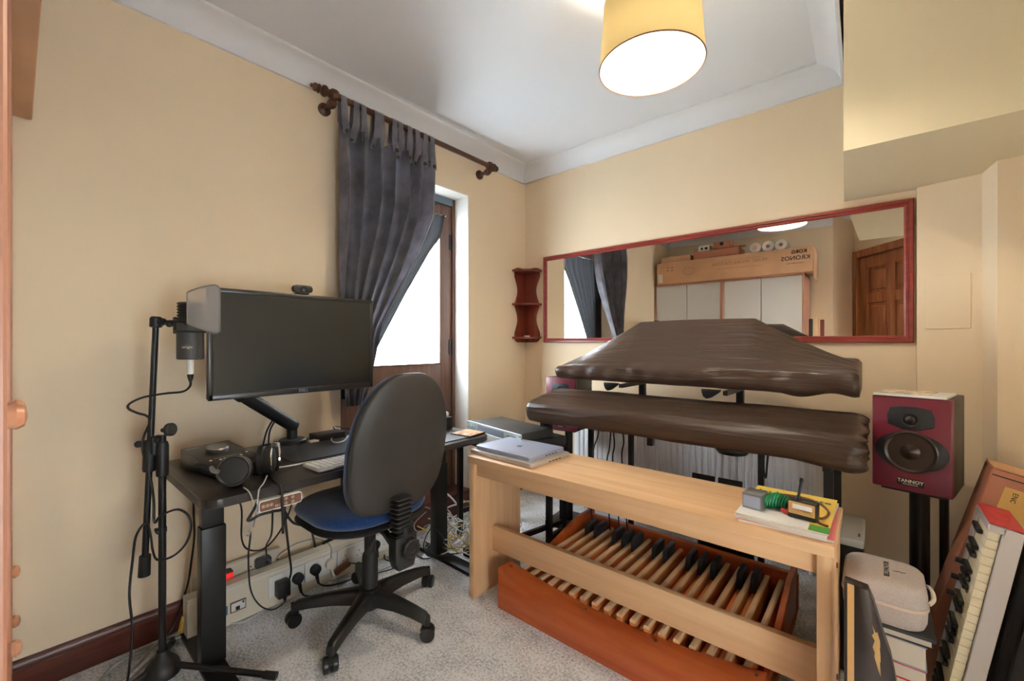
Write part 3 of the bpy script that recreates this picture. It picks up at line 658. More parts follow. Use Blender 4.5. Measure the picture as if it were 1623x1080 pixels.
bm = B(); box(bm, .09, .17, .865, 1.0, DZ+.0005, DZ+.03, .004); one('hard_drive', bm, 'black', 'flat black drive lying behind the monitor arm base', 'hard drive')
bm = B(); box(bm, .148, .172, .835, .875, DZ+.0005, DZ+.012, .003); one('usb_plug', bm, 'offwhite', 'cream cable plug lying beside the monitor arm base', 'plug')
cable([(.176, 1.008, .667), (.256, .944, .667), (.263, .903, .667), (.2, .915, .667), (.1, .978, .667), (.06, 1.007, .67)], .0028, 'rubwhite', 'white cable curled at the back of the desk mat')
cable([(.399, .584, .6635), (.45, .60, .6635), (.463, .65, .6635), (.47, .70, .665), (.50, .74, .6665), (.52, .76, .6665)], .0025, 'rubwhite', 'thin white cable running round the desk mat corner to the keyboard')
for a_, b_ in ((0, 0), (.012, .02)):
    cable([(.16, .70+a_, .80), (.15, .67+a_, .74), (.13+b_, .66+a_, .67), (.11, .655, .665), (.07, .68, .664), (.06, .715, .664)], .0035, 'rubber', 'black monitor cable %s beside the arm base' % ('nearest the screen edge, looping down' if a_ == 0 else 'second from the screen edge, looping'), group='cables at the monitor arm')
cable([(.12, 1.0, .665), (.09, .98, .70), (.07, 1.03, .69), (.10, 1.06, .68), (.14, 1.03, .667), (.12, 1.09, .667)], .003, 'rubber', 'black cable knot on the desk below the curtain')

# ------------------------------------------------------------------ microphone on its stand
px, py = .28, .312
t = thing('microphone_stand', 'black tripod microphone stand with tilted boom by the desk', 'microphone stand', (px, py, 0))
bm = B(); cyl(bm, (px, py, .08), (px, py, .80), .0105, n=14); obj('pole', bm, 'blackmetal', t)
bm = B(); lathe(bm, (px, py, .665), (0, 0, 1), [(.011, 0), (.0165, .004), (.0175, .05), (.0175, .1), (.0145, .112), (.011, .115)], 16); obj('grip', bm, 'rubber', t)
bm = B(); lathe(bm, (px, py, .018), (0, 0, 1), [(.02, .0), (.048, .006), (.05, .02), (.044, .04), (.028, .06), (.018, .07), (.015, .085)], 24); obj('leg_hub', bm, 'black', t)
for a_ in (42, 162, 282):
    e_ = V((px+.36*math.cos(R(a_)), py+.36*math.sin(R(a_)), .012)) if a_ == 42 else V((px+.2*math.cos(R(a_)), py+.2*math.sin(R(a_)), .012))
    s_ = V((px+.04*math.cos(R(a_)), py+.04*math.sin(R(a_)), .056))
    bm = B(); cyl(bm, s_, e_, .0095, n=12); lg = obj('leg', bm, 'blackmetal', t)
    dv = (e_-s_).normalized(); bm = B(); cyl(bm, e_-dv*.035, e_+dv*.006, .0118, .0125, 12); obj('rubber_foot', bm, 'rubber', lg)
b0, b1 = V((.262, .299, 1.16)), V((.240, .275, .40))
bm = B(); cyl(bm, b0, b1, .009, n=14); obj('boom', bm, 'blackmetal', t)
bd = (b1-b0).normalized()
bm = B(); cyl(bm, b1-bd*.01, b1+bd*.055, .0155, .0165, 14); obj('counterweight', bm, 'rubber', t)
pv = b0+bd*((1.16-.835)/.76)
bm = B(); lathe(bm, pv-bd*.05, bd, [(.016, 0), (.018, .01), (.018, .09), (.016, .1)], 14); box(bm, -.014, .014, -.014, .014, -.03, .03, .006, 2, Matrix.Translation((pv+V((px, py, .80)))/2)); tube(bm, [pv, (pv+V((px, py, .83)))/2, V((px, py, .78))], .016, 10, 4); obj('pivot_clamp', bm, 'black', t)
kd = V((.75, .5, .1)).normalized(); kp = V((px, py, .815))
bm = B(); cyl(bm, kp, kp+kd*.03, .007, n=10); lathe(bm, kp+kd*.02, kd, [(.016, 0), (.021, .004), (.021, .014), (.016, .018)], 18); obj('wing_knob', bm, 'black', t)
bm = B(); wd = V((-.6, -.75, .1)).normalized(); cyl(bm, pv-bd*.035, pv-bd*.035+wd*.03, .006, n=8); sphere(bm, pv-bd*.035+wd*.034, .011); obj('clamp_screw', bm, 'black', t)
bm = B(); lathe(bm, b0+bd*.012, -bd, [(.012, 0), (.017, .003), (.017, .03), (.012, .036)], 14); cyl(bm, b0+V((0, 0, .012)), b0+V((.02, .016, .006)), .012, n=12); sphere(bm, b0+V((.036, .028, .0)), .011); obj('top_joint', bm, 'black', t)
bm = B(); cyl(bm, (px-.0, py, .485), (px, py, .5), .0125, n=12); box(bm, px-.018, px+.018, py-.018, py-.01, .487, .498, .002); obj('cable_clip', bm, 'black', t)
mc = V((.346, .372, 0))
t = thing('microphone', 'black studio microphone with a ridged head on the stand', 'microphone', (mc.x, mc.y, 1.045))
bm = B(); lathe(bm, (mc.x, mc.y, 1.045), (0, 0, 1), [(.034, 0), (.0365, .003), (.0365, .115), (.034, .118)], 28); obj('body', bm, 'darkgrey', t)
bm = B(); pr = []
for k in range(7): z_ = .118+k*.0095; pr += [(.031, z_), (.0355, z_+.003), (.0355, z_+.006), (.031, z_+.009)]
lathe(bm, (mc.x, mc.y, 1.045), (0, 0, 1), pr, 26); obj('spring_grille', bm, 'black', t)
bm = B(); cyl(bm, (mc.x, mc.y, 1.044), (mc.x, mc.y, .997), .009, n=14); obj('cable_plug', bm, 'white', t)
bm = B(); lathe(bm, (mc.x, mc.y, .998), (0, 0, -1), [(.0088, 0), (.0088, .008), (.005, .024)], 12); obj('plug_boot', bm, 'rubber', t)
bm = B(); text(bm, 'origin', .012, frame((mc.x+.0368*.9, mc.y-.0368*.43, 1.085), (.43, .9, 0), (0, 0, 1)), .0003); obj('lettering', bm, 'led', t)
t = thing('pop_shield', 'curved silver mesh pop shield before the microphone', 'pop filter', (.5, .38, 1.12))
cc = [(.400, .352), (.452, .362), (.508, .378), (.552, .398)]
def pf(u, v):
    p_ = catmull([V((a_, b_, 0)) for a_, b_ in cc], 8)[int(round(u*24))]
    zt = 1.256+.016*math.sin(u*PI/2); zb_ = 1.160-.04*u
    c_ = .012*max(0, (u-.88)/.12)
    return V((p_.x, p_.y, zb_+c_+(zt-zb_-2*c_)*v))
bm = B(); grid(bm, pf, 24, 6); obj('mesh', bm, 'popmesh', t, fix=False)
bm = B(); rim = [pf(k/24, 1) for k in range(0, 25, 2)]+[pf(1, 1-k/4) for k in range(1, 5)]+[pf(1-k/24, 0) for k in range(2, 25, 2)]+[pf(0, k/4) for k in range(1, 4)]
tube(bm, rim, .0024, 6, 1, True, False); obj('rim', bm, 'grey', t)
bm = B(); tube(bm, [b0+V((.02, .016, .008)), V((.31, .335, 1.168)), V((.34, .35, 1.160)), V((.40, .352, 1.158))], .004, 8, 5); obj('bracket_arm', bm, 'black', t)
t = thing('shock_mount', 'black cradle clamp gripping the microphone body', 'microphone clamp', (.31, .34, 1.14))
bm = B(); tube(bm, [(mc.x+.0395*math.cos(2*PI*i/20), mc.y+.0395*math.sin(2*PI*i/20), 1.135) for i in range(20)], .004, 6, 2, True); obj('ring', bm, 'black', t)
bm = B(); tube(bm, [(mc.x+.0395*math.cos(2*PI*i/20), mc.y+.0395*math.sin(2*PI*i/20), 1.172) for i in range(20)], .004, 6, 2, True); obj('ring', bm, 'black', t)
bm = B(); box(bm, .305, .318, .334, .347, 1.128, 1.182, .003); cyl(bm, (.268, .304, 1.165), (.312, .341, 1.165), .006, n=10); obj('yoke', bm, 'black', t)
cable([(.346, .372, .975), (.345, .371, .958), (.334, .355, .941), (.316, .313, .937), (.29, .265, .928), (.283, .233, .911), (.28, .23, .895), (.275, .252, .878), (.266, .275, .865), (.255, .285, .844), (.246, .272, .80), (.244, .268, .770), (.251, .271, .733), (.262, .283, .676), (.266, .292, .598), (.268, .294, .52), (.285, .303, .537), (.312, .323, .556), (.345, .343, .565), (.372, .361, .547), (.378, .366, .507), (.365, .356, .458), (.333, .33, .418), (.295, .298, .405), (.266, .29, .43), (.258, .287, .47), (.262, .28, .51), (.268, .269, .523), (.262, .25, .487), (.258, .243, .420), (.256, .236, .333), (.256, .236, .283), (.262, .24, .224), (.268, .24, .174), (.268, .235, .105), (.262, .225, .03), (.25, .19, .006), (.2, .12, .006)], .0036, 'rubber', 'long black microphone cable looped round the stand pole')
cable([(.16, .424, .62), (.153, .424, .490), (.143, .428, .392), (.122, .424, .294), (.088, .421, .202), (.05, .411, .119), (.035, .39, .041), (.05, .36, .006)], .0036, 'rubber', 'black cable falling from under the desk to the skirting board')

# ------------------------------------------------------------------ socket trunking and plugs
t = thing('socket_trunking', 'long cream socket trunking standing along the wall under the desk', 'socket trunking', (.105, .9, 0))
TX = .13
bm = B(); prism(bm, [(.07, .003), (TX, .003), (TX, .148), (TX-.006, .155), (.07, .155)], .41, 1.32, frame((0, 0, 0), (1, 0, 0), (0, 0, 1), (0, 1, 0))); obj('trunk_box', bm, 'offwhite', t)
bm = B(); box(bm, TX-.001, TX+.002, .41, 1.32, .138, .144, .001, 1); obj('lid_seam', bm, 'white', t)
for y0 in (.68, .828, .976, 1.124):
    bm = B(); box(bm, TX, TX+.009, y0, y0+.145, .045, .13, .003); pl = obj('socket_plate', bm, 'white', t)
    for yy in (y0+.037, y0+.108):
        if y0 < .97 and not (y0 > .8 and yy > y0+.1): continue
        if y0 == 1.124 and yy < 1.17: continue
        for dy, dz, w_, h_ in ((0, .014, .003, .007), (-.011, -.006, .006, .003), (.011, -.006, .006, .003)):
            bm = B(); box(bm, TX+.0085, TX+.0094, yy+dy-w_/2, yy+dy+w_/2, .082+dz-h_/2, .082+dz+h_/2); obj('pin_hole', bm, 'ink', pl)
    for yy in (y0+.06, y0+.085):
        bm = B(); box(bm, TX+.009, TX+.012, yy-.006, yy+.006, .114, .126, .001, 1); obj('rocker_switch', bm, 'white', pl)
bm = B(); box(bm, TX, TX+.004, .545, .6, .045, .085, .002); sp = obj('phone_socket', bm, 'rubbrown', t)
bm = B(); box(bm, TX+.004, TX+.006, .548, .597, .05, .082, .001, 1); obj('socket_face', bm, 'white', sp)
bm = B(); box(bm, TX+.006, TX+.007, .563, .577, .052, .066); box(bm, TX+.006, TX+.007, .586, .592, .072, .079); obj('socket_opening', bm, 'ink', sp)
bm = B(); box(bm, TX, TX+.001, .505, .537, .045, .08); bs = obj('sticker', bm, 'blue', t)
bm = B(); box(bm, TX+.001, TX+.0015, .512, .53, .064, .074); obj('sticker_panel', bm, 'white', bs)
def plug(y, z, m, lab, square=False, flex=None):
    t = thing('plug', lab, 'plug', (TX+.009, y, z))
    bm = B()
    if square: box(bm, TX+.0095, TX+.055, y-.024, y+.026, z-.035, z+.03, .006)
    else: prism(bm, [(a_*(1 if b_ > -.01 else .8), b_) for a_, b_ in ell(.023, .024, 16)], 0, .022, frame((TX+.0095, y, z), (0, 1, 0), (0, 0, 1)), .004)
    obj('plug_body', bm, m, t)
    bm = B(); lathe(bm, (TX+.024 if not square else TX+.035, y+.004, z-.02), (.1, .12, -1), [(.008, 0), (.0065, .025), (.004, .042)], 10); obj('strain_relief', bm, m, t)
plug(.725, .08, 'rubber', 'large square black power adapter in the trunking', True)
plug(.793, .085, 'rubber', 'round black plug beside the square power adapter'); plug(.868, .092, 'rubber', 'round black plug beside the cream round plug')
plug(.935, .092, 'offwhite', 'cream round plug in the trunking'); plug(1.165, .095, 'rubber', 'black plug near the far desk leg')
t = thing('extension_block', 'pale extension block on the skirting board behind the trunking', 'extension block', (.045, .62, .1))
bm = B(); box(bm, .025, .052, .44, .76, .125, .20, .004); obj('block_body', bm, 'offwhite', t)
bm = B(); box(bm, .052, .0535, .745, .752, .15, .156); box(bm, .052, .0535, .64, .645, .16, .166); o = obj('pin_holes', bm, 'ink', t); o['kind'] = 'stuff'
t = thing('plug', 'black plug with a red switch behind the trunking', 'plug', (.055, .56, .17))
bm = B(); prism(bm, rrect(.056, .05, .01, 4), 0, .022, frame((.0525, .545, .165), (0, 1, 0), (0, 0, 1)), .003); obj('plug_body', bm, 'rubber', t)
bm = B(); box(bm, .0745, .081, .543, .572, .158, .18, .003); obj('red_switch', bm, 'redled', t)
t = thing('plug', 'dark grey plug at the far end of the extension block', 'plug', (.055, .68, .17))
bm = B(); prism(bm, rrect(.06, .045, .012, 4), 0, .025, frame((.0525, .685, .17), (0, 1, 0), (0, 0, 1)), .004); obj('plug_body', bm, 'darkgrey', t)
t = thing('cable_switch', 'brown inline cable switch hanging before the trunking', 'cable switch', (.16, 1.0, .08))
bm = B(); d_ = V((.25, .8, .42)).normalized(); Tm = frame((.165, .985, .06), d_, V((0, -.46, .88)))
prism(bm, rrect(.075, .024, .008, 4), -.01, .01, Tm, .003); obj('switch_body', bm, 'rubbrown', t)
# cables under the desk
for nm, P, r_, m_, lab in (
    (0, [(.5, .44, .633), (.55, .455, .594), (.50, .472, .472), (.48, .50, .421), (.45, .558, .397), (.42, .62, .43), (.40, .665, .502), (.40, .69, .63)], .0028, 'rubber', 'thin black cable in a shallow swag under the desk front'),
    (1, [(.60, .463, .53), (.58, .471, .506), (.50, .491, .404), (.38, .536, .238), (.32, .586, .135), (.28, .644, .075), (.24, .703, .061), (.18, .735, .055)], .0028, 'rubber', 'thin black headphone cable dropping in a long loop before the trunking'),
    (2, [(.63, .535, .64), (.64, .545, .602), (.60, .564, .536), (.35, .676, .303), (.22, .736, .16), (.178, .735, .09)], .004, 'rubber', 'thick black lead dropping to the square power adapter'),
    (3, [(.6, .527, .632), (.60, .527, .58), (.45, .578, .437), (.30, .614, .336), (.20, .654, .243), (.13, .69, .19), (.085, .69, .172)], .003, 'rubber', 'thin black lead dropping to the dark grey plug'),
    (4, [(.45, .58, .6), (.45, .61, .53), (.40, .665, .44), (.30, .744, .372), (.20, .821, .314), (.12, .873, .217), (.055, .912, .13), (.04, .92, .02)], .0045, 'rubber', 'thick black cable sloping under the desk to behind the trunking'),
    (5, [(.655, .465, .627), (.655, .449, .60), (.655, .44, .585), (.655, .45, .583), (.655, .472, .590), (.655, .507, .590), (.62, .553, .58), (.5, .6, .6)], .004, 'rubber', 'black cable looped below the desk control panel'),
    (6, [(.10, .735, .10), (.06, .74, .16), (.10, .77, .207), (.105, .823, .218), (.105, .901, .205), (.13, .945, .165), (.145, .94, .11)], .0028, 'rubgrey', 'grey cable arched over the trunking'),
    (7, [(.555, .861, .40), (.65, .854, .396), (.60, .857, .33), (.45, .93, .2), (.19, 1.01, .08)], .003, 'rubber', 'brown-black lead crossing the chair column to the cable switch'),
    (8, [(.162, .875, .055), (.17, .88, .03), (.18, .92, .012), (.2, 1.0, .008), (.19, 1.08, .008)], .0035, 'rubber', 'black plug lead trailing on the carpet before the trunking'),
    (9, [(.162, .80, .05), (.165, .805, .02), (.17, .82, .006), (.22, .86, .006)], .0035, 'rubber', 'short black plug lead reaching the carpet'),
    (10, [(.152, .975, .045), (.155, .965, .02), (.16, .955, .006), (.2, .94, .006)], .003, 'rubwhite', 'white lead under the brown cable switch'),
    (11, [(.60, .4465, .665), (.635, .447, .664), (.652, .45, .65), (.655, .452, .627), (.64, .45, .54), (.60, .455, .52)], .0022, 'rubgrey', 'thin grey headphone lead over the desk edge'),
    (12, [(.545, .53, .67), (.60, .50, .664), (.642, .475, .664), (.654, .467, .645), (.655, .463, .61), (.63, .463, .55)], .0022, 'rubgrey', 'thin grey lead from the chrome-ringed ear cup over the desk edge'),
    (13, [(.45, .51, .664), (.51, .546, .664), (.60, .533, .664), (.645, .530, .664), (.659, .531, .645), (.659, .533, .60), (.62, .55, .5)], .004, 'rubber', 'black cable from the audio controller over the control panel'),
    (14, [(.19, 1.19, .05), (.18, 1.2, .02), (.2, 1.22, .006), (.26, 1.2, .006), (.24, 1.12, .006)], .003, 'rubber', 'black lead of the plug near the far desk leg'),
    (15, [(.05, .494, .10), (.04, .463, .02), (.045, .40, .012), (.06, .33, .012), (.07, .26, .012), (.11, .2, .012), (.211, .15, .012)], .004, 'rubgrey', 'outer grey cable lying along the skirting board'),
    (16, [(.07, .499, .10), (.055, .451, .02), (.075, .38, .02), (.09, .31, .02), (.09, .25, .02), (.12, .2, .02), (.19, .16, .015)], .004, 'rubgrey', 'inner grey cable lying along the skirting board'),
    (17, [(.084, .40, .012), (.12, .35, .03), (.16, .316, .03), (.209, .27, .03), (.25, .23, .03), (.287, .18, .02)], .0045, 'rubgrey', 'grey cable crossing behind the microphone stand foot'),
    (18, [(.07, .36, .03), (.11, .32, .035), (.155, .285, .03), (.20, .245, .03), (.24, .19, .025)], .0045, 'rubgrey', 'grey cable passing nearest the wall behind the microphone stand'),
    (19, [(.109, 1.34, .06), (.179, 1.36, .008), (.30, 1.345, .008), (.375, 1.40, .04), (.38, 1.41, .10), (.372, 1.365, .17), (.34, 1.35, .16), (.30, 1.345, .08), (.32, 1.35, .03), (.365, 1.375, .03), (.40, 1.43, .03), (.40, 1.50, .01), (.41, 1.571, .01)], .003, 'rubber', 'black cable standing in a round loop at the far desk leg'),
    (20, [(.05, 1.70, .19), (.1, 1.713, .16), (.14, 1.74, .10), (.18, 1.76, .03), (.25, 1.74, .008)], .005, 'rubwhite', 'white cable dropping from the door sill'),
    (21, [(.06, 1.66, .098), (.06, 1.748, .098), (.06, 1.805, .093), (.06, 1.881, .087), (.08, 1.95, .04)], .005, 'rubwhite', 'white cable running along the door sill front'),
    (22, [(.13, .95, .004), (.20, 1.05, .004), (.225, 1.173, .004), (.21, 1.249, .004), (.19, 1.31, .004), (.22, 1.36, .008)], .003, 'rubwhite', 'white cable on the carpet between trunking and far desk leg'),
    (23, [(.07, .42, .02), (.05, .50, .012), (.14, .56, .004), (.145, .63, .004), (.11, .7, .002)], .003, 'rubwhite', 'white cable under the trunking edge')):
    cable(P, r_, m_, lab)
bm = B()
for k in range(5): tube(bm, [(.115+.007*math.cos(2*PI*i/10), .398-.002*k, .085-.009*k+.007*math.sin(2*PI*i/10)) for i in range(10)], .003, 5, 1, True)
tube(bm, [(.115, .40, .10), (.115, .398, .04)], .004, 6, 1); o = one('yellow_plug', bm, 'rubyel', 'yellow ribbed network plug by the near desk leg', 'plug')
# heap of cables by the far desk leg: nobody could count these
rr = random.Random(11); bm = B(); bm2 = B(); bm3 = B()
for k in range(46):
    c_ = V((.16+rr.random()*.34, 1.47+rr.random()*.34, .01+rr.random()*.09)); P = []
    a0 = rr.random()*6.28; ra = .03+rr.random()*.09
    for i in range(9):
        a_ = a0+i*.8; q = c_+V((ra*math.cos(a_)*1.1, ra*math.sin(a_), .03*math.sin(a_*1.7+k)+.004*i))
        q.z = max(.006, q.z); q.x = max(.04, q.x); P.append(q)
    tube((bm, bm, bm3, bm2)[k % 4] if k % 7 else bm, P, .0028, 5, 4)
for b_, m_, l_ in ((bm, 'rubwhite', 'tangled heap of white cables on the carpet by the garden door'), (bm2, 'rubyel', 'yellowish cables in the tangled heap by the garden door'), (bm3, 'rubgrey', 'grey cables in the tangled heap by the garden door')):
    o = one('cable_heap', b_, m_, l_, 'cables'); o['kind'] = 'stuff'
bm = B(); grid(bm, lambda u, v: V((.10+.14*u, 1.28+.16*v, .02+.07*math.sin(PI*u)*math.sin(PI*v)+.02*math.sin(13*u+7*v)*math.sin(9*v))), 14, 14, .002); one('plastic_bag', bm, 'white', 'crumpled white plastic bag beside the far desk leg', 'bag')
bm = B(); box(bm, .42, .50, 1.50, 1.62, .002, .045, .006); one('power_brick', bm, 'rubber', 'black power brick on the carpet beyond the far desk leg', 'power supply')

# ------------------------------------------------------------------ office chair
CX_, CY_ = .50, .925
t = thing('office_chair', 'office swivel chair with blue fabric and black back shell', 'chair', (CX_, CY_, 0))
bm = B(); lathe(bm, (CX_, CY_, .062), (0, 0, 1), [(.022, -.02), (.034, -.018), (.038, 0), (.045, .03), (.05, .05), (.042, .062), (.030, .066), (.030, .19), (.026, .20), (.022, .205), (.022, .33)], 24); obj('gas_column', bm, 'black', t)
for k, a_ in enumerate((231, 303, 14, 89, 159)):
    u = V((math.cos(R(a_)), math.sin(R(a_)), 0)); s = V((-u.y, u.x, 0)); c_ = V((CX_, CY_, 0)); bm = B(); rings = []
    for q, (rr_, zt, h, w_) in enumerate(((.03, .122, .06, .034), (.07, .122, .052, .026), (.14, .117, .042, .022), (.22, .107, .034, .02), (.27, .097, .03, .019), (.287, .088, .03, .015))):
        p_ = c_+u*rr_; rings.append([p_+s*x_+V((0, 0, z_)) for x_, z_ in ((-w_, zt-h), (-w_*.95, zt-.008), (-w_*.6, zt), (w_*.6, zt), (w_*.95, zt-.008), (w_, zt-h))])
    loft(bm, rings); lg = obj('base_arm', bm, 'basearm', t, ang=50)
    w0 = c_+u*.285; ca = R(a_+35); ax_ = V((-math.sin(ca), math.cos(ca), 0))
    for e_ in (-1, 1):
        bm = B(); lathe(bm, w0+V((0, 0, .027))+ax_*(e_*.014-.011), ax_, [(.004, 0), (.022, .001), (.0262, .005), (.0262, .017), (.022, .021), (.004, .022)], 20); obj('caster_wheel', bm, 'blacksat', lg)
    bm = B(); hood = [V((.0285*math.cos(R(b_)), 0, .0285*math.sin(R(b_)))) for b_ in range(20, 201, 15)]; fx = V((math.cos(ca), math.sin(ca), 0))
    loft(bm, [[w0+V((0, 0, .027))+fx*h_.x+V((0, 0, h_.z))+ax_*e_ for e_ in (-.006, .006)] for h_ in hood]+[], False, False); bmesh.ops.solidify(bm, geom=list(bm.faces), thickness=.004)
    cyl(bm, w0+V((0, 0, .05)), w0+V((0, 0, .09)), .009, n=10); obj('caster_stem', bm, 'black', lg)
SX, SY = .475, .905
def seat(bm, zt, zb, k, ed):
    out = rrect(.45*k, .45*k, .17*k, 10); rings = []
    for f, z in ((.86, zb), (.97, zb+ed), (1, (zt+zb)/2), (.975, zt-ed), (.9, zt-ed*.35), (.6, zt), (.2, zt-.004)): rings.append([V((SX+a_*f, SY+b_*f, z-.016*max(0, -a_/.225-.4))) for a_, b_ in out])
    return loft(bm, rings)
bm = B(); seat(bm, .495, .435, 1.0, .016); obj('seat_cushion', bm, 'bluefab', t, ang=60)
bm = B(); seat(bm, .45, .41, 1.0, .012); obj('seat_pan', bm, 'black', t, ang=60)
bm = B(); box(bm, CX_-.09, CX_+.09, CY_-.06, CY_+.06, .375, .412, .008); cyl(bm, (CX_, CY_-.03, .385), (CX_+.02, CY_-.2, .375), .006, n=8); obj('tilt_mechanism', bm, 'black', t)
# backrest: outline in (across, up), leaning back
BL = .105
def bout(f, n=64):
    pts = []
    hw, hb = .2, .25
    for i in range(n):
        a_ = 2*PI*i/n; cx_, sx_ = math.cos(a_), math.sin(a_)
        e = 3.5 if sx_ < 0 else 2.75
        x_ = abs(cx_)**(2/e)*(1 if cx_ >= 0 else -1)*hw; z_ = abs(sx_)**(2/e)*(1 if sx_ >= 0 else -1)*hb
        if z_ > 0: x_ *= 1-.20*(z_/hb)**1.3
        pts.append((x_*f, z_*f))
    return pts
def bpos(x_, z_, d_):
    zc = .745+z_; lean = BL*(z_+.25)/.5; bow = .02*math.cos(min(1, abs(z_+.1)/.3)*PI/2)-.022*(x_/.2)**2
    return V((.705+lean+d_+bow*.6, .893+x_, zc))
bm = B(); loft(bm, [[bpos(a_, b_, d_) for a_, b_ in bout(f)] for f, d_ in ((.985, -.004), (1.0, .004), (.99, .014), (.95, .021), (.7, .023), (.3, .023))]); obj('back_shell', bm, 'chairback', t, ang=60)
bm = B(); loft(bm, [[bpos(a_, b_, d_) for a_, b_ in bout(f)] for f, d_ in ((.98, -.002), (.995, -.010), (.985, -.022), (.95, -.036), (.8, -.046), (.3, -.048))]); obj('back_cushion', bm, 'bluefab', t, ang=60)
byc = .885
bm = B(); tube(bm, [(CX_+.05, CY_-.02, .392), (.62, .91, .385), (.72, byc, .378), (.775, byc, .40), (.79, byc, .46)], .014, 8, 6); obj('back_bracket', bm, 'black', t)
n_ = 9; bm = B(); rings = []
for k in range(n_):
    z0_ = .425+k*.0155; w0_ = .045-.0006*k; xx = .77-.0004*k
    for dz, g_ in ((0, .66), (.005, 1.04), (.008, 1.04), (.013, .66)): rings.append([V((xx+a_*g_, byc+b_*g_, z0_+dz)) for a_, b_ in rrect(.05, w0_*2*.82, .012, 3)])
loft(bm, rings); obj('bellows', bm, 'black', t, ang=25)
bm = B(); prism(bm, [(-.042, -.03), (-.03, -.065), (.034, -.065), (.046, -.02), (.046, .05), (-.042, .05)], -.024, .024, frame((.775, byc, .378), (0, 1, 0), (0, 0, 1)), .006); obj('adjuster_housing', bm, 'black', t)
bm = B(); pr = [(.028, 0), (.033, .004), (.033, .018), (.028, .022), (.014, .022), (.01, .017), (.001, .017)]
lathe(bm, (.80, byc+.01, .385), (1, 0, 0), pr, 24)
for k in range(10):
    a_ = 2*PI*k/10; cyl(bm, (.802, byc+.01+.032*math.cos(a_), .385+.032*math.sin(a_)), (.819, byc+.01+.032*math.cos(a_), .385+.032*math.sin(a_)), .004, n=8)
obj('adjuster_knob', bm, 'black', t)

# ------------------------------------------------------------------ organ bench
bx0, bx1, by0, by1, bz = .692, 1.962, 1.275, 1.60, .61
t = thing('organ_bench', 'long pale beech organ bench over the pedalboard', 'bench', ((bx0+bx1)/2, 1.44, 0))
bm = B(); box(bm, bx0, bx1, by0, by1, bz-.03, bz, .003); obj('bench_top', bm, 'beech', t)
for x0 in (bx0+.006, bx1-.036):
    bm = B(); box(bm, x0, x0+.03, by0+.006, by1-.006, 0, bz-.03, .003); obj('side_panel', bm, 'beechv', t)
bm = B(); box(bm, bx0+.036, bx1-.036, by0+.022, by0+.044, bz-.085, bz-.03, .002); obj('apron', bm, 'beech', t)
bm = B(); box(bm, bx0+.036, bx1-.036, by1-.044, by1-.022, bz-.085, bz-.03, .002); obj('apron', bm, 'beech', t)
bm = B(); box(bm, bx0+.036, bx1-.036, 1.395, 1.42, .17, .28, .003); obj('foot_rail', bm, 'beech', t)
for z in (.5, .2):
    bm = B(); cyl(bm, (bx1-.007, 1.44, z), (bx1-.003, 1.44, z), .007, n=12); obj('screw_cap', bm, 'rubbrown', t)

# ------------------------------------------------------------------ pedalboard
t = thing('pedalboard', 'cherry and maple organ pedalboard with black sharps under the bench', 'pedalboard', (1.33, 1.7, 0))
tx0, tx1, ty = .845, 1.80, 1.305
def topz(u): return .165-.045*(1-u*u)
bm = B(); rings = []
for k in range(41):
    u = -1+2*k/40; x = tx0+(tx1-tx0)*(k/40); z = topz(u); d_ = .006+.05*(1-u*u)**.6
    yb_ = ty+.085
    rings.append([V(p) for p in ((x, ty, 0), (x, ty, z-d_), (x, ty+.004, z-d_+.006), (x, ty+.03, z-d_*.35), (x, ty+.06, z-.002), (x, yb_-.004, z), (x, yb_, z-.004), (x, yb_, 0))])
loft(bm, rings); obj('toe_board', bm, 'toe', t, ang=50)
for u, yy in ((-.97, .02), (-.95, .055), (-.62, .045), (-.2, .06), (.35, .06), (.9, .03), (.96, .06)):
    x = tx0+(tx1-tx0)*(u+1)/2; d_ = .006+.05*(1-u*u)**.6; z = topz(u)-d_*(1-yy/.06)
    bm = B(); cyl(bm, (x, ty+yy, z-.003), (x, ty+yy, z+.0012), .005, n=10); obj('screw', bm, 'rubbrown', t)
bm = B(); box(bm, tx0+.02, tx1, 2.03, 2.06, .02, .17, .004); box(bm, tx0+.02, tx1, ty+.09, 2.03, .02, .035); obj('bed', bm, 'toe', t)
for x0, x1 in ((tx0+.005, tx0+.025), (tx1-.025, tx1-.005)):
    bm = B(); prism(bm, [(ty+.086, .005), (2.06, .005), (2.06, .20), (1.9, .20), (ty+.2, .10), (ty+.086, .06)], x0, x1, frame((0, 0, 0), (0, 1, 0), (0, 0, 1)), .003); obj('cheek', bm, 'toe', t)
NP = 18; pk = (1.745-.895)/(NP-1); kb = None
sharp_after = [n_ for n_ in range(17) if n_ % 7 in (0, 1, 3, 4, 5)][:12]
for i in range(NP):
    x = .895+pk*i
    if kb is None:
        bm = B(); box(bm, x-.0105, x+.0105, ty+.088, 2.02, .075, .128, .002); kb = obj('natural_pedal', bm, 'pedside', t)
        bm = B(); prism(bm, [(-.0105, 0), (.0105, 0), (.0095, .008), (.005, .0115), (-.005, .0115), (-.0095, .008)], ty+.088, 2.021, frame((x, 0, .1285), (-1, 0, 0), (0, 0, 1))); kt = obj('pedal_top', bm, 'pedtop', kb); kx0 = x
    else:
        c = kb.copy(); C.objects.link(c); c.parent = t; c.location = (x-kx0, 0, 0)
        d_ = kt.copy(); C.objects.link(d_); d_.parent = c
sb = None
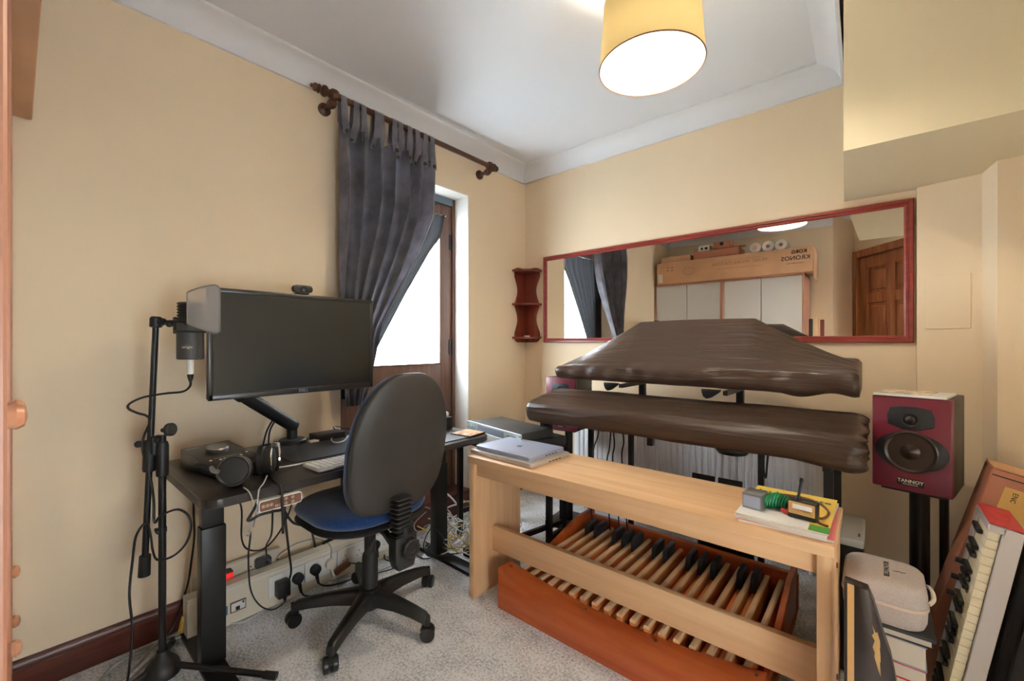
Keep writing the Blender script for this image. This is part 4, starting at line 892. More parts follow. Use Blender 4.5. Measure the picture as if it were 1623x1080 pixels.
for n_ in sharp_after:
    x = .895+pk*(n_+.5)
    if sb is None:
        bm = B(); box(bm, x-.008, x+.008, ty+.1, 2.02, .07, .112, .002); sb = obj('sharp_pedal', bm, 'pedside', t)
        bm = B(); prism(bm, [(1.885, .112), (1.99, .112), (1.99, .178), (1.915, .178), (1.893, .170), (1.885, .155)], x-.0115, x+.0115, frame((0, 0, 0), (0, 1, 0), (0, 0, 1)), .005); st = obj('sharp_cap', bm, 'slate', sb); sx0 = x
    else:
        c = sb.copy(); C.objects.link(c); c.parent = t; c.location = (x-sx0, 0, 0)
        d_ = st.copy(); C.objects.link(d_); d_.parent = c

# ------------------------------------------------------------------ laptops on the bench
def laptop(x0, x1, y0, y1, z, m, lab, rot, logo):
    cx_, cy_ = (x0+x1)/2, (y0+y1)/2; w_, d_ = x1-x0, y1-y0
    t = thing('laptop', lab, 'laptop', (cx_, cy_, z), R(rot))
    bm = B(); prism(bm, rrect(w_, d_, .012, 5), .0015, .0095, None, .002); obj('base', bm, m, t, True)
    bm = B(); prism(bm, rrect(w_, d_, .012, 5), .0102, .0165, None, .0025); ld = obj('lid', bm, m, t, True)
    bm = B()
    for k in range(4): box(bm, w_/2-.0004, w_/2+.0004, -.02+.022*k, -.006+.022*k, .004, .0075)
    o = obj('ports', bm, 'ink', t, True); o['kind'] = 'stuff'
    if logo:
        bm = B(); n = 26; prof = []
        for i in range(n):
            a_ = 2*PI*i/n; r_ = .0125*(1+.06*math.cos(2*a_)-.16*max(0, math.cos(a_-PI/2))**8-.10*max(0, math.cos(a_+PI/2))**10); q = (r_*math.cos(a_), r_*math.sin(a_))
            dd = math.hypot(q[0]-.0155, q[1]-.002)
            if dd < .0065: q = (.0155-.0065*(.0155-q[0])/dd, .002+.0065*(q[1]-.002)/dd)
            prof.append(q)
        prism(bm, prof, .0164, .0169); prism(bm, [(.0005+.0035*math.cos(a_)*(.5)+.002*math.sin(a_), .0165+.0048*math.sin(a_)) for a_ in [2*PI*i/10 for i in range(10)]], .0164, .0169)
        obj('logo', bm, 'darkgrey', ld, True)
laptop(.672, 1.030, 1.306, 1.565, bz+.0005, 'alusilver', 'silver closed laptop at the bottom of the pair on the bench', -2, False)
laptop(.690, 1.005, 1.325, 1.560, bz+.0178, 'alu', 'space-grey closed laptop on top of the silver one', -1, True)
# magazines and bits
def leaflet(nm, x0, x1, y0, y1, z0, z1, m, lab, rot, cover=None):
    t = thing(nm, lab, 'magazine', ((x0+x1)/2, (y0+y1)/2, z0), R(rot)); w_, d_ = (x1-x0)/2, (y1-y0)/2
    bm = B(); box(bm, -w_+.001, w_-.001, -d_+.001, d_-.001, .0004, z1-z0-.0006); obj('pages', bm, 'pages', t, True)
    bm = B(); box(bm, -w_, w_, -d_, d_, z1-z0-.0006, z1-z0); cv = obj('cover', bm, m, t, True); return t, cv, w_, d_
leaflet('magazine', 1.745, 1.957, 1.292, 1.585, bz+.0003, bz+.008, 'pink', 'lowest magazine with pinkish cover in the stack on the bench', 1.5)
leaflet('magazine', 1.744, 1.950, 1.288, 1.580, bz+.0084, bz+.016, 'paper', 'white music booklet in the middle of the bench stack', -1.5)
t, cv, w_, d_ = leaflet('magazine', 1.742, 1.95, 1.292, 1.588, bz+.0164, bz+.0215, 'yellow', 'yellow and green music book topping the bench stack', 0)
zt = .0051
bm = B(); box(bm, -w_, .06, -d_, .035, zt, zt+.0003); obj('white_panel', bm, 'paper', cv, True)
bm = B(); box(bm, .062, w_, -d_, -.105, zt, zt+.0003); obj('green_band', bm, 'grassgreen', cv, True)
bm = B(); text(bm, 'Intermediate', .036, Matrix.Translation((0, .098, zt)), .0002, bold=.0008); text(bm, 'Organ', .022, Matrix.Translation((-.03, .062, zt)), .0002, bold=.0006); obj('title', bm, 'textgreen', cv, True)
zb = bz+.0222
t = thing('silver_box', 'small silver-grey box standing on the music book', 'box', (1.775, 1.375, zb), R(-6))
bm = B(); box(bm, -.025, .025, -.03, .03, .0, .042, .002); obj('box_body', bm, 'grey', t, True)
bm = B(); box(bm, -.021, .021, -.031, -.0299, .005, .037); obj('front_panel', bm, 'alu', t, True)
t = thing('green_cord', 'hank of bright green cord lying on the music book', 'cord', (1.825, 1.40, zb))
bm = B(); rr = random.Random(3)
for k in range(9):
    o_ = -.03+.0072*k; sc = 1-.25*abs(k-4)/4
    tube(bm, [(1.822+o_*.9+.004*math.sin(i), 1.40+o_*.3+.026*sc*math.cos(2*PI*i/8), zb+.0215*sc+.0015+.019*sc*math.sin(2*PI*i/8)) for i in range(8)], .0036, 6, 3, True)
obj('coil', bm, 'green', t)
bm = B(); tube(bm, [(1.79, 1.40, zb+.012), (1.78, 1.412, zb+.02), (1.788, 1.424, zb+.01)], .005, 8, 5); obj('red_end', bm, 'red', t)
bm = B(); tube(bm, [(1.845, 1.41, zb+.01), (1.865, 1.408, zb+.012), (1.888, 1.402, zb+.006)], .0055, 8, 5); tube(bm, [(1.84, 1.375, zb+.008), (1.86, 1.362, zb+.006), (1.885, 1.355, zb+.005)], .005, 8, 5); tube(bm, [(1.85, 1.39, zb+.005), (1.875, 1.38, zb+.005), (1.9, 1.385, zb+.005)], .004, 8, 5); obj('red_strap', bm, 'red', t)
t = thing('pocket_transmitter', 'small black and gold transmitter with stub antenna on the music book', 'radio', (1.89, 1.365, zb), R(-8))
bm = B(); box(bm, -.033, .033, -.016, .016, 0, .048, .004); obj('body', bm, 'blacksat', t, True)
bm = B(); box(bm, -.03, .03, -.0175, -.0155, .012, .044, .0008, 1); fp = obj('front_panel', bm, 'gold', t, True)
bm = B(); box(bm, -.02, .024, -.0182, -.0174, .027, .039); obj('label', bm, 'paper', fp, True)
bm = B()
for k in range(12): box(bm, -.027+.0045*k, -.025+.0045*k, -.0184, -.0174, .014, .0235)
o = obj('grille', bm, 'tan', fp, True); o['kind'] = 'stuff'
bm = B(); lathe(bm, (-.012, 0, .047), (.12, .1, 1), [(.008, 0), (.007, .006), (.0035, .012), (.0035, .045), (.0045, .05), (.0045, .056), (.003, .058)], 12); obj('antenna', bm, 'rubber', t, True)
cable([(1.783, 1.44, zb+.003), (1.776, 1.47, zb+.004), (1.783, 1.50, zb+.003), (1.815, 1.525, zb+.003), (1.866, 1.535, zb+.003), (1.912, 1.512, zb+.003), (1.936, 1.46, zb+.003), (1.938, 1.42, zb+.003), (1.93, 1.385, zb+.004), (1.918, 1.368, zb+.008)], .0032, 'rubbrown', 'dark looped lead of the transmitter lying on the music book')
cable([(1.918, 1.355, zb+.006), (1.93, 1.345, zb+.002), (1.945, 1.34, zb+.002)], .003, 'rubbrown', 'short dark plug tail beside the transmitter')

# ------------------------------------------------------------------ keyboard stand and covered keyboards
t = thing('keyboard_stand', 'black two-tier steel keyboard stand before the radiator', 'keyboard stand', (1.35, 1.9, 0))
SQ = .013
def bar3(p, q, s, nm='leg'):
    bm = B(); p = V(p); q = V(q); x_, y_, d_ = basis(q-p)
    loft(bm, [[e+x_*a_*s+y_*b_*s for a_, b_ in ((-1, -1), (1, -1), (1, 1), (-1, 1))] for e in (p, q)]); return obj(nm, bm, 'blackmetal', t)
for x in (.765, 1.915):
    bar3((x, 1.78, 0), (x, 1.78, .70), SQ); bar3((x, 2.2, 0), (x, 2.2, .70), SQ); bar3((x, 1.72, .69), (x, 2.24, .69), .012, 'tier_arm'); bar3((x, 1.8, .1), (x, 2.18, .1), .012, 'stretcher')
bar3((.82, 2.0, .69), (1.9, 2.0, .69), .013, 'cross_rail')
for x, yy in ((1.065, 2.09), (1.66, 2.09)):
    bar3((x, yy, 0), (x, yy, .70), SQ*.85, 'centre_post')
for x in (1.11, 1.57):
    bar3((x, 2.13, .70), (x, 2.13, .885), .014, 'upper_post'); bar3((x, 1.88, .892), (x, 2.34, .892), .009, 'tier_arm')
    bm = B(); prism(bm, [(-.03, .0), (.05, .0), (.04, -.012), (.01, -.034), (-.008, -.040), (-.022, -.030), (-.026, -.012)], -.012, .012, frame((x-.07, 1.905, .902), (1, 0, 0), (0, 0, 1)), .004); obj('arm_tip', bm, 'blackmetal', t)
for x, yy in ((1.03, 1.86), (1.62, 1.78)):
    bm = B(); lathe(bm, (x, yy, .672), (0, 0, 1), [(.025, 0), (.05, .006), (.06, .02), (.06, .028)], 22); obj('tier_pad', bm, 'blackmetal', t)
bar3((1.27, 1.85, .64), (1.27, 1.85, .70), .012, 'stub')
# lower cover
KX0, KX1 = .672, 2.012
sec = [(1.93, .712), (1.80, .704), (1.69, .706), (1.662, .722), (1.652, .755), (1.660, .788), (1.69, .806), (1.78, .822), (1.88, .838), (1.96, .848), (1.985, .84), (1.992, .80), (1.985, .74)]
def ridge(t): return (1-abs(math.sin(t)))**2.2
def fold(x, y, z, amp):
    q = (z-.70)+.5*(y-1.65); w1 = .18*math.sin(2.1*x+.4)
    f = ridge(13*(q-.16*(x-.7)-.02)+w1)*max(0, 1-abs(x-1.0)/.75)*1.25
    f += ridge(19*(q+.10*(x-2.0))+.9+.4*math.sin(4*x))*max(0, 1-abs(x-1.75)/.5)
    f += ridge(24*(q-.05*x)+2.1+.5*math.sin(3*x+1))*.55
    f += .3*math.sin(60*q+9*x+2*math.sin(7*x))*max(0, 1-(2.0-x)/.3)
    return (f-.5)*amp
def cover_low(u, v):
    S_ = [V((0, a_, b_)) for a_, b_ in sec]; n = len(S_)
    f = (v % 1.0)*n; i = int(f) % n; g = f-int(f)
    p_ = CLW[int(round(v*CLN)) % CLN]
    e = min(u, 1-u)*(KX1-KX0); rnd = math.sqrt(max(0, 1-(1-min(1, e/.05))**2)) if e < .05 else 1
    left = max(0, 1-u/.12)
    cy_, cz_ = 1.82, .775
    k_ = .35+.65*rnd
    y_ = cy_+(p_.y-cy_)*(k_ if u < .5 else .8+.2*rnd)*(1-.06*left); z_ = cz_+(p_.z-cz_)*(k_ if u < .5 else .75+.25*rnd)
    x_ = KX0+(KX1-KX0)*u
    am = .0105*min(1, e/.06)*(1 if p_.y < 1.95 else .4)
    d_ = V((0, y_-cy_, (z_-cz_)*2.2)).normalized()
    q = V((x_, y_, z_))+d_*fold(x_, y_, z_, am)
    if u > .5: q.x += .008*math.sin(v*60)*max(0, 1-(1-u)/.04)
    q.z -= .018*max(0, (u-.86)/.14)*(1 if p_.z < .73 else 0)
    return q
CLN = 108; CLW = catmull([(0, a_, b_) for a_, b_ in sec], 12, True); CLW = [CLW[int(i*len(CLW)/CLN)] for i in range(CLN)]
bm = B(); NU = 230; rows = []
for i in range(NU+1):
    u = i/NU; u = .5-.5*math.cos(PI*u)*(.6+.4*abs(math.cos(PI*u)))
    rows.append([cover_low(u, j/CLN) for j in range(CLN)])
loft(bm, rows); one('keyboard_cover', bm, 'cover', 'black stretch dust cover over the long lower keyboard', 'dust cover', 'dust covers on the keyboard stand', 80)
bm = B(); box(bm, .72, 1.96, 1.72, 1.94, .73, .79, .004); tmp = None; bm.free()
# upper cover with a raised music rest under the cloth
UX0, UX1, UY0, UY1, UR = .715, 1.992, 1.895, 2.27, 2.13
def hump(x):
    if x < 1.10: q = (x-UX0)/(1.10-UX0); return q**1.1
    if x > 1.63: q = (UX1-x)/(UX1-1.63); return q**1.18
    return 1+.02*math.sin(PI*(x-1.10)/.53)
def ztop(x, y):
    v = (y-UY0)/(UY1-UY0); f = (x-UX0)/(UX1-UX0); zf = .966+.028*f; zb_ = zf+(1.035-zf)*v
    vr = (UR-UY0)/(UY1-UY0); peak = 1.208-(zf+(1.035-zf)*vr)
    s = v/vr if v < vr else (1-v)/(1-vr)
    s = max(0, s); s = s if v >= vr else s**1.08
    return zb_+peak*max(0, hump(x))*s
bm = B(); NU, NV = 110, 34; rows = []
for i in range(NU+1):
    u = i/NU; x = UX0+(UX1-UX0)*u; e = min(u, 1-u)*(UX1-UX0); rnd = math.sqrt(max(0, 1-(1-min(1, e/.025))**2)); f = u
    row = []
    zb0 = .908
    for y, z in ((2.1, zb0+.004), (1.98, zb0+.002), (UY0+.03, zb0), (UY0+.008, zb0+.006), (UY0, zb0+.022), (UY0-.003, zb0+.040), (UY0+.001, zb0+.052)):
        row.append(V((x, y+.004*math.sin(30*z+9*x), z)))
    for j in range(NV+1):
        y = UY0+.004+(UY1-UY0-.004)*(j/NV); row.append(V((x, y, ztop(x, y)-(.006 if j in (0, NV) else 0))))
    for y, z in ((UY1+.004, 1.02), (UY1+.004, .95), (UY1-.01, zb0+.01), (2.2, zb0+.005)): row.append(V((x, y, z)))
    cy_, cz_ = 2.08, .945
    q = []
    for p_ in row:
        k_ = .82+.18*rnd; p2 = V((p_.x, cy_+(p_.y-cy_)*(.95+.05*rnd), cz_+(p_.z-cz_)*k_))
        if p_.y < 1.93 and p_.z < .99: p2.y += .004*math.sin(26*x+50*p_.z)+.003*math.sin(61*x-30*p_.z); 
        if p_.z < .93 and u > .82: p2.z -= .010*math.sin((u-.82)/.18*PI*2.2)
        fr_ = max(0, 1-abs(p_.y-1.93)/.06) if p_.z > .95 else (1 if p_.y < 1.95 else 0)
        qq = p2.z+.35*p2.y
        p2 += V((0, -.4, .7))*(.006*fr_*(ridge(30*(qq+.03*x)+.5*math.sin(3*x))-.4)+.005*fr_*max(0, (x-1.55)/.44)*(ridge(38*(qq-.22*(x-1.6)))-.4)*2)
        q.append(p2)
    rows.append(q)
loft(bm, rows); one('keyboard_cover', bm, 'cover', 'black stretch dust cover peaked over the upper keyboard', 'dust cover', 'dust covers on the keyboard stand', 80)
for P, lab in (([(.97, 1.92, .69), (.95, 1.95, .62), (.90, 1.99, .52), (.86, 2.05, .3), (.85, 2.08, .01)], 'thin black cable slanting down across the radiator nearest its end'),
    ([(1.03, 1.94, .69), (1.015, 1.95, .569), (1.0, 1.95, .45), (1.0, 2.0, .02)], 'thin black cable second along before the radiator'),
    ([(1.032, 1.95, .69), (1.042, 1.95, .589), (1.032, 1.95, .52), (1.04, 1.96, .4), (1.06, 2.0, .02)], 'wavy thin black cable before the radiator'),
    ([(1.082, 1.95, .69), (1.092, 1.95, .613), (1.082, 1.95, .549), (1.088, 1.95, .45), (1.1, 2.0, .02)], 'thin black cable just before the stand centre post'),
    ([(1.735, 1.80, .70), (1.732, 1.80, .65), (1.727, 1.80, .60), (1.72, 1.80, .64), (1.722, 1.80, .70)], 'short black cable loop hanging under the covers at the far post'),
    ([(.86, 2.05, .69), (.862, 2.05, .60), (.858, 2.05, .48), (.875, 2.0, .3), (.9, 2.0, .02)], 'black cable bundle hanging beside the hidden speaker stand')):
    cable(P, .0035, 'rubber', lab)
# expression pedals behind the bench
t = thing('expression_pedals', 'black pair of swell pedals rising behind the bench', 'organ pedal', (1.5, 1.93, 0))
for x in (1.42, 1.535):
    bm = B(); prism(bm, [(2.065, .24), (2.08, .24), (2.112, .478), (2.095, .483)], x-.05, x+.05, frame((0, 0, 0), (0, 1, 0), (0, 0, 1)) , .004); obj('pedal_plate', bm, 'black', t)
    bm = B(); box(bm, x-.02, x+.02, 2.118, 2.15, .0, .44, .004); obj('pedal_post', bm, 'blackmetal', t)
bm = B(); box(bm, 1.38, 1.62, 2.15, 2.17, .0, .30, .004); obj('pedal_back', bm, 'blackmetal', t)

# ------------------------------------------------------------------ rack units on a low table
t = thing('low_table', 'low black metal table under the rack units', 'table', (.5, 1.83, 0))
Tt = Matrix.Translation((.5, 1.78, 0)) @ Matrix.Rotation(R(-11), 4, 'Z')
bm = B(); box(bm, -.25, .25, -.2, .2, .545, .57, .003, 1, Tt); obj('table_top', bm, 'blackmetal', t)
for sx in (-1, 1):
    for sy in (-1, 1): bm = B(); box(bm, sx*.23-.014, sx*.23+.014, sy*.18-.014, sy*.18+.014, 0, .545, .002, 1, Tt); obj('leg', bm, 'blackmetal', t)
    bm = B(); box(bm, sx*.23-.01, sx*.23+.01, -.17, .17, .13, .155, .002, 1, Tt); obj('stretcher', bm, 'blackmetal', t)
def rack(z, h, lab, front, depth, off=0, marks=0):
    t = thing('rack_unit', lab, 'audio rack unit', (.54, 1.595, z), R(-12))
    bm = B(); box(bm, -.22+off, .22+off, .004, depth, .003, h, .003); obj('chassis', bm, 'darkgrey', t, True)
    bm = B(); box(bm, -.241+off, .241+off, -.004, .003, 0, h, .001, 1); fp = obj('front_panel', bm, front, t, True)
    for sx in (-1, 1):
        for zz in (.01, h-.01): bm = B(); cyl(bm, (sx*.233+off, -.0045, zz), (sx*.233+off, -.0035, zz), .0035, n=10); obj('mount_hole', bm, 'ink', fp, True)
    bm = B(); box(bm, -.13+off, .10+off, -.0055, -.004, .008, h-.008); obj('display_window', bm, 'white' if marks == 0 else 'alu', fp, True)
    for k in range(2): bm = B(); cyl(bm, (-.2+off+.028*k, -.009, h/2), (-.2+off+.028*k, -.003, h/2), .009, n=16); obj('dial', bm, 'rackface', fp, True)
    bm = B(); box(bm, .13+off, .2+off, -.0055, -.004, h/2-.004, h/2+.004); obj('button_strip', bm, 'grey', fp, True)
rack(.5715, .05, 'lower rack unit with a pale front and dark square switch', 'rackface', .30, .012)
rack(.6225, .044, 'upper rack unit with a pale front and small dials', 'rackface', .22, 0, 1)

# ------------------------------------------------------------------ loudspeakers
def speaker(cx_, cy_, z, rot, lab, detail=True):
    t = thing('loudspeaker', lab, 'speaker', (cx_, cy_, z), R(rot), 'maroon loudspeakers'); w_, h_, d_ = .098, .308, .22
    bm = B(); box(bm, -w_, w_, .014, d_, 0, h_, .003); obj('cabinet', bm, 'spkside', t, True)
    bm = B(); box(bm, -w_, w_, -.008, .0135, 0, h_, .005); obj('front_baffle', bm, 'maroon', t, True)
    F = frame((0, -.008, 0), (1, 0, 0), (0, 0, 1))
    tp = [(-.058, .012), (-.05, .036), (-.02, .043), (.02, .043), (.05, .036), (.058, .012), (.056, -.018), (.02, -.033), (-.02, -.033), (-.056, -.018)]
    bm = B(); prism(bm, [(a_, b_+.235) for a_, b_ in tp], 0, .003, F, .002); tw = obj('tweeter_plate', bm, 'waveguide', t, True)
    bm = B(); lathe(bm, (0, -.011, .235), (0, -1, 0), [(.021, .0), (.021, .001), (.016, -.002), (.013, -.001), (.011, .003), (.007, .006), (.001, .007)], 24); obj('tweeter_dome', bm, 'cone', tw, True)
    bm = B(); prism(bm, [(a_, b_+.13) for a_, b_ in ell(.09, .064, 40)], 0, .003, F, .002); wf = obj('woofer_frame', bm, 'waveguide', t, True)
    bm = B(); lathe(bm, (0, -.011, .130), (0, -1, 0), [(.068, 0), (.0685, .003), (.064, .005), (.06, .003), (.056, .0008)], 40, False); obj('woofer_surround', bm, 'cone', wf, True)
    bm = B(); lathe(bm, (0, -.011, .130), (0, -1, 0), [(.057, .0012), (.04, .0008), (.026, .0006), (.024, .0012), (.016, .006), (.001, .009)], 36, False); obj('woofer_cone', bm, 'cone', wf, True)
    for a_, b_ in ((-.08, .128), (.08, .128), (-.05, .27), (.05, .27), (-.05, .215), (.05, .215)):
        bm = B(); cyl(bm, (a_, -.012, b_), (a_, -.0105, b_), .0022, n=8); obj('screw', bm, 'blacksat', t, True)
    bm = B(); box(bm, -.033, .033, -.0095, -.0078, .018, .042, .0006, 1); bd_ = obj('badge', bm, 'ink', t, True)
    bm = B(); text(bm, 'TANNOY', .015, frame((0, -.0096, .033), (1, 0, 0), (0, 0, 1)), .0003, bold=.0003); text(bm, 'PROFESSIONAL', .0055, frame((0, -.0096, .023), (1, 0, 0), (0, 0, 1)), .0003); obj('badge_lettering', bm, 'led', bd_, True)
    return t
speaker(2.123, 1.912, .612, -12, 'maroon loudspeaker on the stand near the white alcove wall')
Ts = Matrix.Translation((2.123, 1.912, 0)) @ Matrix.Rotation(R(-12), 4, 'Z')
t = thing('speaker_stand', 'black two-column speaker stand near the alcove wall', 'speaker stand', (2.15, 2.0, 0))
bm = B(); cyl(bm, Ts @ V((.005, .10, .03)), Ts @ V((.005, .10, .60)), .026, n=20); obj('column', bm, 'blacksat', t)
bm = B(); cyl(bm, Ts @ V((.062, .12, .03)), Ts @ V((.062, .12, .60)), .012, n=16); obj('thin_column', bm, 'blacksat', t)
bm = B(); box(bm, -.08, .08, .02, .2, .60, .611, .002, 1, Ts); obj('top_plate', bm, 'blacksat', t)
bm = B(); box(bm, -.11, .11, -.02, .24, 0, .03, .004, 1, Ts); obj('base_plate', bm, 'blacksat', t)
speaker(.628, 2.09, .585, 6, 'maroon loudspeaker half hidden behind the covered keyboards')
Ts2 = Matrix.Translation((.628, 2.09, 0)) @ Matrix.Rotation(R(6), 4, 'Z')
t = thing('speaker_stand', 'black speaker stand behind the covered keyboards by the radiator', 'speaker stand', (.63, 2.19, 0))
bm = B(); cyl(bm, Ts2 @ V((.0, .10, .03)), Ts2 @ V((0, .10, .575)), .024, n=18); obj('column', bm, 'blacksat', t)
bm = B(); box(bm, -.08, .08, .02, .2, .575, .584, .002, 1, Ts2); obj('top_plate', bm, 'blacksat', t)
bm = B(); box(bm, -.11, .11, .0, .22, 0, .03, .004, 1, Ts2); obj('base_plate', bm, 'blacksat', t)
t = thing('printed_booklet', 'pale printed booklet lying on the maroon speaker by the alcove', 'booklet', (2.13, 1.98, .921))
Tb = Matrix.Translation((2.123, 1.912, .9205)) @ Matrix.Rotation(R(-12), 4, 'Z')
bm = B(); box(bm, -.094, .085, -.012, .17, 0, .008, .001, 1, Tb); obj('pages', bm, 'paper', t)
bm = B(); box(bm, -.09, .045, -.006, .166, .0082, .0088, 0, 1, Tb); obj('cover_print', bm, 'printmap', t)
# slim desktop computer tower
t = thing('computer_tower', 'black computer tower with a white top beside the bench end', 'computer', (1.95, 1.9, 0))
bm = B(); box(bm, 1.936, 2.004, 1.80, 2.03, .003, .425, .006); obj('tower_body', bm, 'black', t)
bm = B(); box(bm, 1.933, 2.007, 1.795, 2.035, .425, .452, .005); tp = obj('top_cover', bm, 'white', t)
bm = B(); box(bm, 1.99, 1.996, 1.83, 1.86, .4518, .4526); obj('lettering', bm, 'fadedink', tp)

# ------------------------------------------------------------------ things at the bench end
# stack of books, then the felt case
bk = [(.0, .045, 1.985, 2.135, 'paper', 'thick white book at the bottom of the floor stack'), (.046, .085, 1.98, 2.13, 'offwhite', 'cream book second from the bottom of the floor stack'), (.086, .12, 1.985, 2.135, 'darkgrey', 'dark bound book in the floor stack under the felt case'),
      (.121, .165, 1.99, 2.13, 'case', 'grey-covered book in the floor stack'), (.166, .215, 1.98, 2.135, 'paper', 'white book with loose pages in the floor stack'), (.216, .255, 1.985, 2.14, 'red', 'book with a red cover edge in the floor stack'), (.256, .318, 1.98, 2.138, 'alu', 'thick lilac-grey book in the floor stack'), (.319, .343, 1.975, 2.15, 'darkwood', 'cream-paged book with dark cover near the top of the floor stack')]
for z0, z1, x0, x1, m_, lab in bk:
    t = thing('book', lab, 'book', (2.06, 1.62, z0), R(random.uniform(-1.5, 1.5)), 'books stacked under the felt case'); hw = (x1-x0)/2; hh = z1-z0
    bm = B(); box(bm, -hw+.003, hw-.003, -.10, .10, .002, hh-.002); obj('pages', bm, 'pages', t, True)
    bm = B(); box(bm, -hw, hw, -.104, .104, 0, .002); box(bm, -hw, hw, -.104, .104, hh-.002, hh); box(bm, -hw, -hw+.002, -.104, .104, .002, hh-.002); obj('cover', bm, m_, t, True)
bm = B(); box(bm, 1.972, 2.152, 1.50, 1.73, .3435, .353, .001, 1); one('folder', bm, 'darkgrey', 'flat dark folder directly under the felt case', 'folder')
t = thing('felt_case', 'grey felt zip case with dark lettering on the book stack', 'case', (2.052, 1.585, .354))
rc = lambda k, z, s=0: [V((2.052+a_*k, 1.585+b_*k, z)) for a_, b_ in rrect(.178, .195, .05, 8)]
bm = B(); loft(bm, [rc(.86, .354), rc(.92, .358), rc(.975, .375), rc(.99, .405)]); obj('lower_shell', bm, 'case', t, ang=60)
bm = B(); loft(bm, [rc(1.0, .4055), rc(1.015, .408), rc(1.015, .412), rc(1.0, .415)]); obj('zip_band', bm, 'caseband', t, ang=30)
bm = B(); loft(bm, [rc(.99, .4155), rc(.985, .44), rc(.955, .456), rc(.88, .464), rc(.6, .467), rc(.2, .468)]); obj('lid', bm, 'case', t, ang=60)
bm = B(); text(bm, 'ROADMASTER', .0155, frame((2.058, 1.585, .4675), (0, -1, 0), (1, 0, 0)), .0006, bold=.0006); tube(bm, [(2.072, 1.585, .468), (2.078, 1.581, .468), (2.084, 1.586, .468), (2.09, 1.583, .468), (2.098, 1.585, .468)], .0008, 5, 3); obj('lettering', bm, 'ink', t)
bm = B(); tube(bm, [(2.140, 1.53, .425), (2.150, 1.55, .43), (2.152, 1.59, .43), (2.148, 1.63, .428), (2.14, 1.64, .425)], .005, 8, 5); obj('carry_loop', bm, 'offwhite', t)
# tapered dark board with emblem
t = thing('tapered_board', 'tall dark tapered board with a jagged gold emblem at the bench end', 'board', (2.02, 1.24, 0))
F = frame((0, 1.262, 0), (1, 0, 0), (0, 0, 1)); ol = [(1.982, 0), (1.982, .556), (2.024, .551), (2.034, .525), (2.05, .46), (2.062, .42), (2.072, .36), (2.078, .25), (2.08, 0)]
bm = B(); prism(bm, ol, 0, .034, F, .002); obj('board', bm, 'darkwood', t)
bm = B(); prism(bm, [(1.988, 0), (1.988, .5545), (2.0, .5535), (2.0, 0)], .034, .0352, F); obj('inlay_strip', bm, 'tan', t)
em = [(2.028, .478), (2.036, .463), (2.040, .466), (2.046, .448), (2.0465, .432), (2.045, .436), (2.047, .418), (2.0475, .402), (2.0455, .404), (2.048, .372), (2.042, .384), (2.033, .410), (2.034, .420), (2.029, .43), (2.034, .446), (2.027, .455), (2.032, .462)]
em = [(2.039+(a_-2.039)*.72, b_) for a_, b_ in em]
bm = B(); prism(bm, em, .034, .0352, F); obj('emblem', bm, 'gold', t)
# compact keyboard standing on end, leaning
Lx = V((.166, 0, .986)).normalized(); Nx = V((-.986, 0, .166)).normalized(); Fy = V((0, -1, 0))
Tk = Matrix(((Lx.x, Fy.x, Nx.x, 2.21), (Lx.y, Fy.y, Nx.y, 1.60), (Lx.z, Fy.z, Nx.z, .012), (0, 0, 0, 1)))   # local: along length, towards front, key normal
t = thing('compact_keyboard', 'compact silver and red keyboard standing on end, keys facing the bench', 'music keyboard', (2.2, 1.7, 0))
KL = .63
bm = B(); box(bm, 0, KL-.001, -.18, -.002, -.0, .030, .003, 1, Tk); box(bm, 0, KL-.001, -.18, -.135, .03, .062, .003, 1, Tk); box(bm, 0, KL-.002, -.006, .0, .0, .036, .002, 1, Tk); box(bm, 0, .02, -.135, .0, .03, .062, .002, 1, Tk); box(bm, KL-.02, KL-.001, -.135, .0, .03, .062, .002, 1, Tk); obj('case_body', bm, 'kbsilver', t)
bm = B(); box(bm, KL, KL+.004, -.18, .0, .0, .062, .001, 1, Tk); ec = obj('end_cap', bm, 'kbred', t)
bm = B(); tube(bm, [Tk @ V((KL+.0045, -.09+.02*math.cos(a_), .03+.012*math.sin(a_))) for a_ in [2*PI*i/10 for i in range(10)]], .0008, 4, 2, True); obj('embossed_mark', bm, 'red', ec)
nk = 26; kw = (KL-.04)/nk; kk = None
for i in range(nk):
    x0_ = .02+kw*i
    if kk is None: bm = B(); box(bm, x0_+.0006, x0_+kw-.0006, -.13, -.008, .036, .058, .001, 1, Tk); kk = obj('white_key', bm, 'keywhite', t); kx_ = x0_
    else: c = kk.copy(); C.objects.link(c); c.parent = t; c.location = Tk.to_3x3() @ V((x0_-kx_, 0, 0))
sk = None
for i in range(nk-1):
    if i % 7 in (2, 6): continue
    x0_ = .02+kw*(i+1)-.006
    if sk is None: bm = B(); box(bm, x0_, x0_+.012, -.13, -.052, .0585, .070, .002, 1, Tk); sk = obj('black_key', bm, 'blacksat', t); sx_ = x0_
    else: c = sk.copy(); C.objects.link(c); c.parent = t; c.location = Tk.to_3x3() @ V((x0_-sx_, 0, 0))
for k in range(3):
    bm = B(); p_ = Tk @ V((.36+.05*k, -.158, .062)); cyl(bm, p_, p_+Nx*.016, .008, .007, 14); obj('rotary_knob', bm, 'black', t)
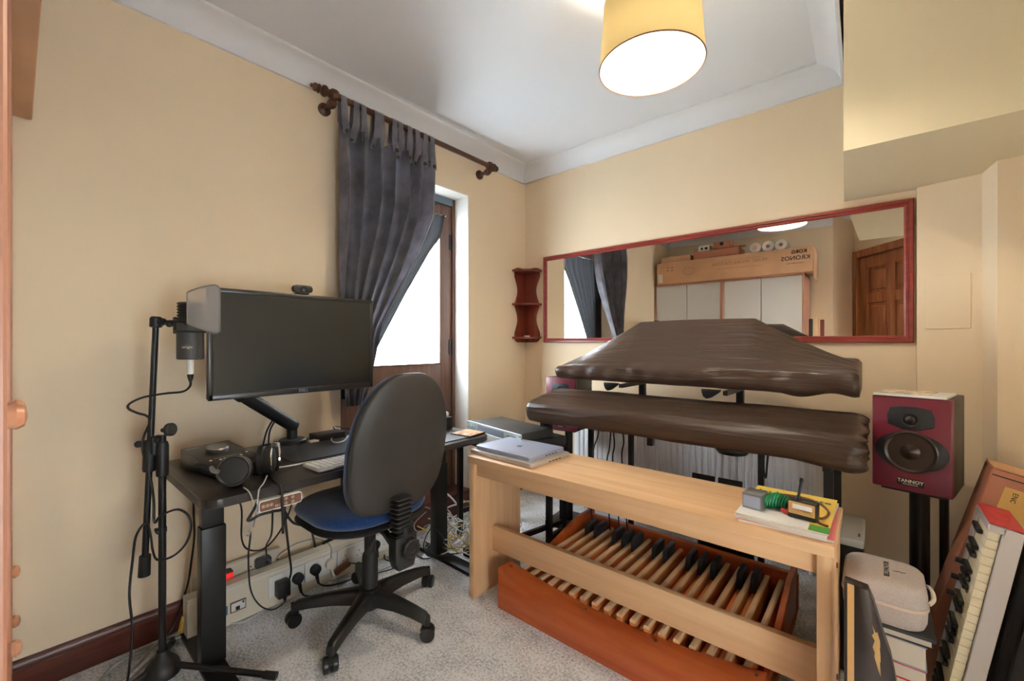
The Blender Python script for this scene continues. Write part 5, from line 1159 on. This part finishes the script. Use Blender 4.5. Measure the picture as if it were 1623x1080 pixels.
# reddish cardboard box leaning behind it
Lb = V((.25, 0, .968)).normalized(); Nb = V((-.968, 0, .25)).normalized()
Tc = Matrix(((-Nb.x, 0, Lb.x, 2.118), (-Nb.y, 1, Lb.y, 1.88), (-Nb.z, 0, Lb.z, .033), (0, 0, 0, 1)))   # local: across, back, along
t = thing('instrument_box', 'reddish cardboard instrument box leaning behind the compact keyboard', 'box', (2.2, 1.95, 0))
BH = .722
bm = B(); box(bm, 0, .17, 0, .11, 0, BH-.002, .003, 1, Tc); obj('box_body', bm, 'cardpink', t)
bm = B(); box(bm, .0, .17, -.002, .112, BH-.001, BH+.003, .001, 1, Tc); obj('top_flap', bm, 'cardboard', t)
bm = B(); box(bm, .004, .166, -.0012, -.0004, BH-.022, BH-.019, 0, 1, Tc); obj('flap_seam', bm, 'ink', t)
bm = B(); box(bm, .036, .126, -.0015, -.0004, BH-.17, BH-.045, 0, 1, Tc); lb = obj('paper_label', bm, 'kraft', t)
bm = B(); rX = Tc.to_3x3() @ V((0, 0, -1)); rY = Tc.to_3x3() @ V((1, 0, 0))
text(bm, 'MW-SYNTHESIZER', .0125, frame(Tc @ V((.112, -.0017, BH-.108)), rX, rY), .0003, bold=.0003); text(bm, 'ENC', .015, frame(Tc @ V((.06, -.0017, BH-.07)), rX, rY), .0003); text(bm, 'KEYBOARD MODULE', .005, frame(Tc @ V((.095, -.0017, BH-.1)), rX, rY), .0003); obj('label_print', bm, 'ink', lb)
# black padded bag at the frame edge
Tg = Matrix(((.986, 0, .166, 2.232), (0, 1, 0, 1.63), (-.166, 0, .986, .05), (0, 0, 0, 1)))
t = thing('padded_bag', 'tall black padded instrument bag standing beside the compact keyboard', 'bag', (2.4, 1.7, 0))
bm = B(); box(bm, 0, .26, 0, .22, 0, .54, .03, 4, Tg); obj('bag_body', bm, 'softblack', t)
bm = B(); box(bm, .02, .22, -.02, .0, .05, .40, .008, 2, Tg); obj('pocket', bm, 'softblack', t)
bm = B(); tube(bm, [Tg @ V(p_) for p_ in ((.16, .05, .54), (.16, .07, .565), (.16, .14, .565), (.16, .16, .54))], .01, 8, 5); obj('handle', bm, 'softblack', t)
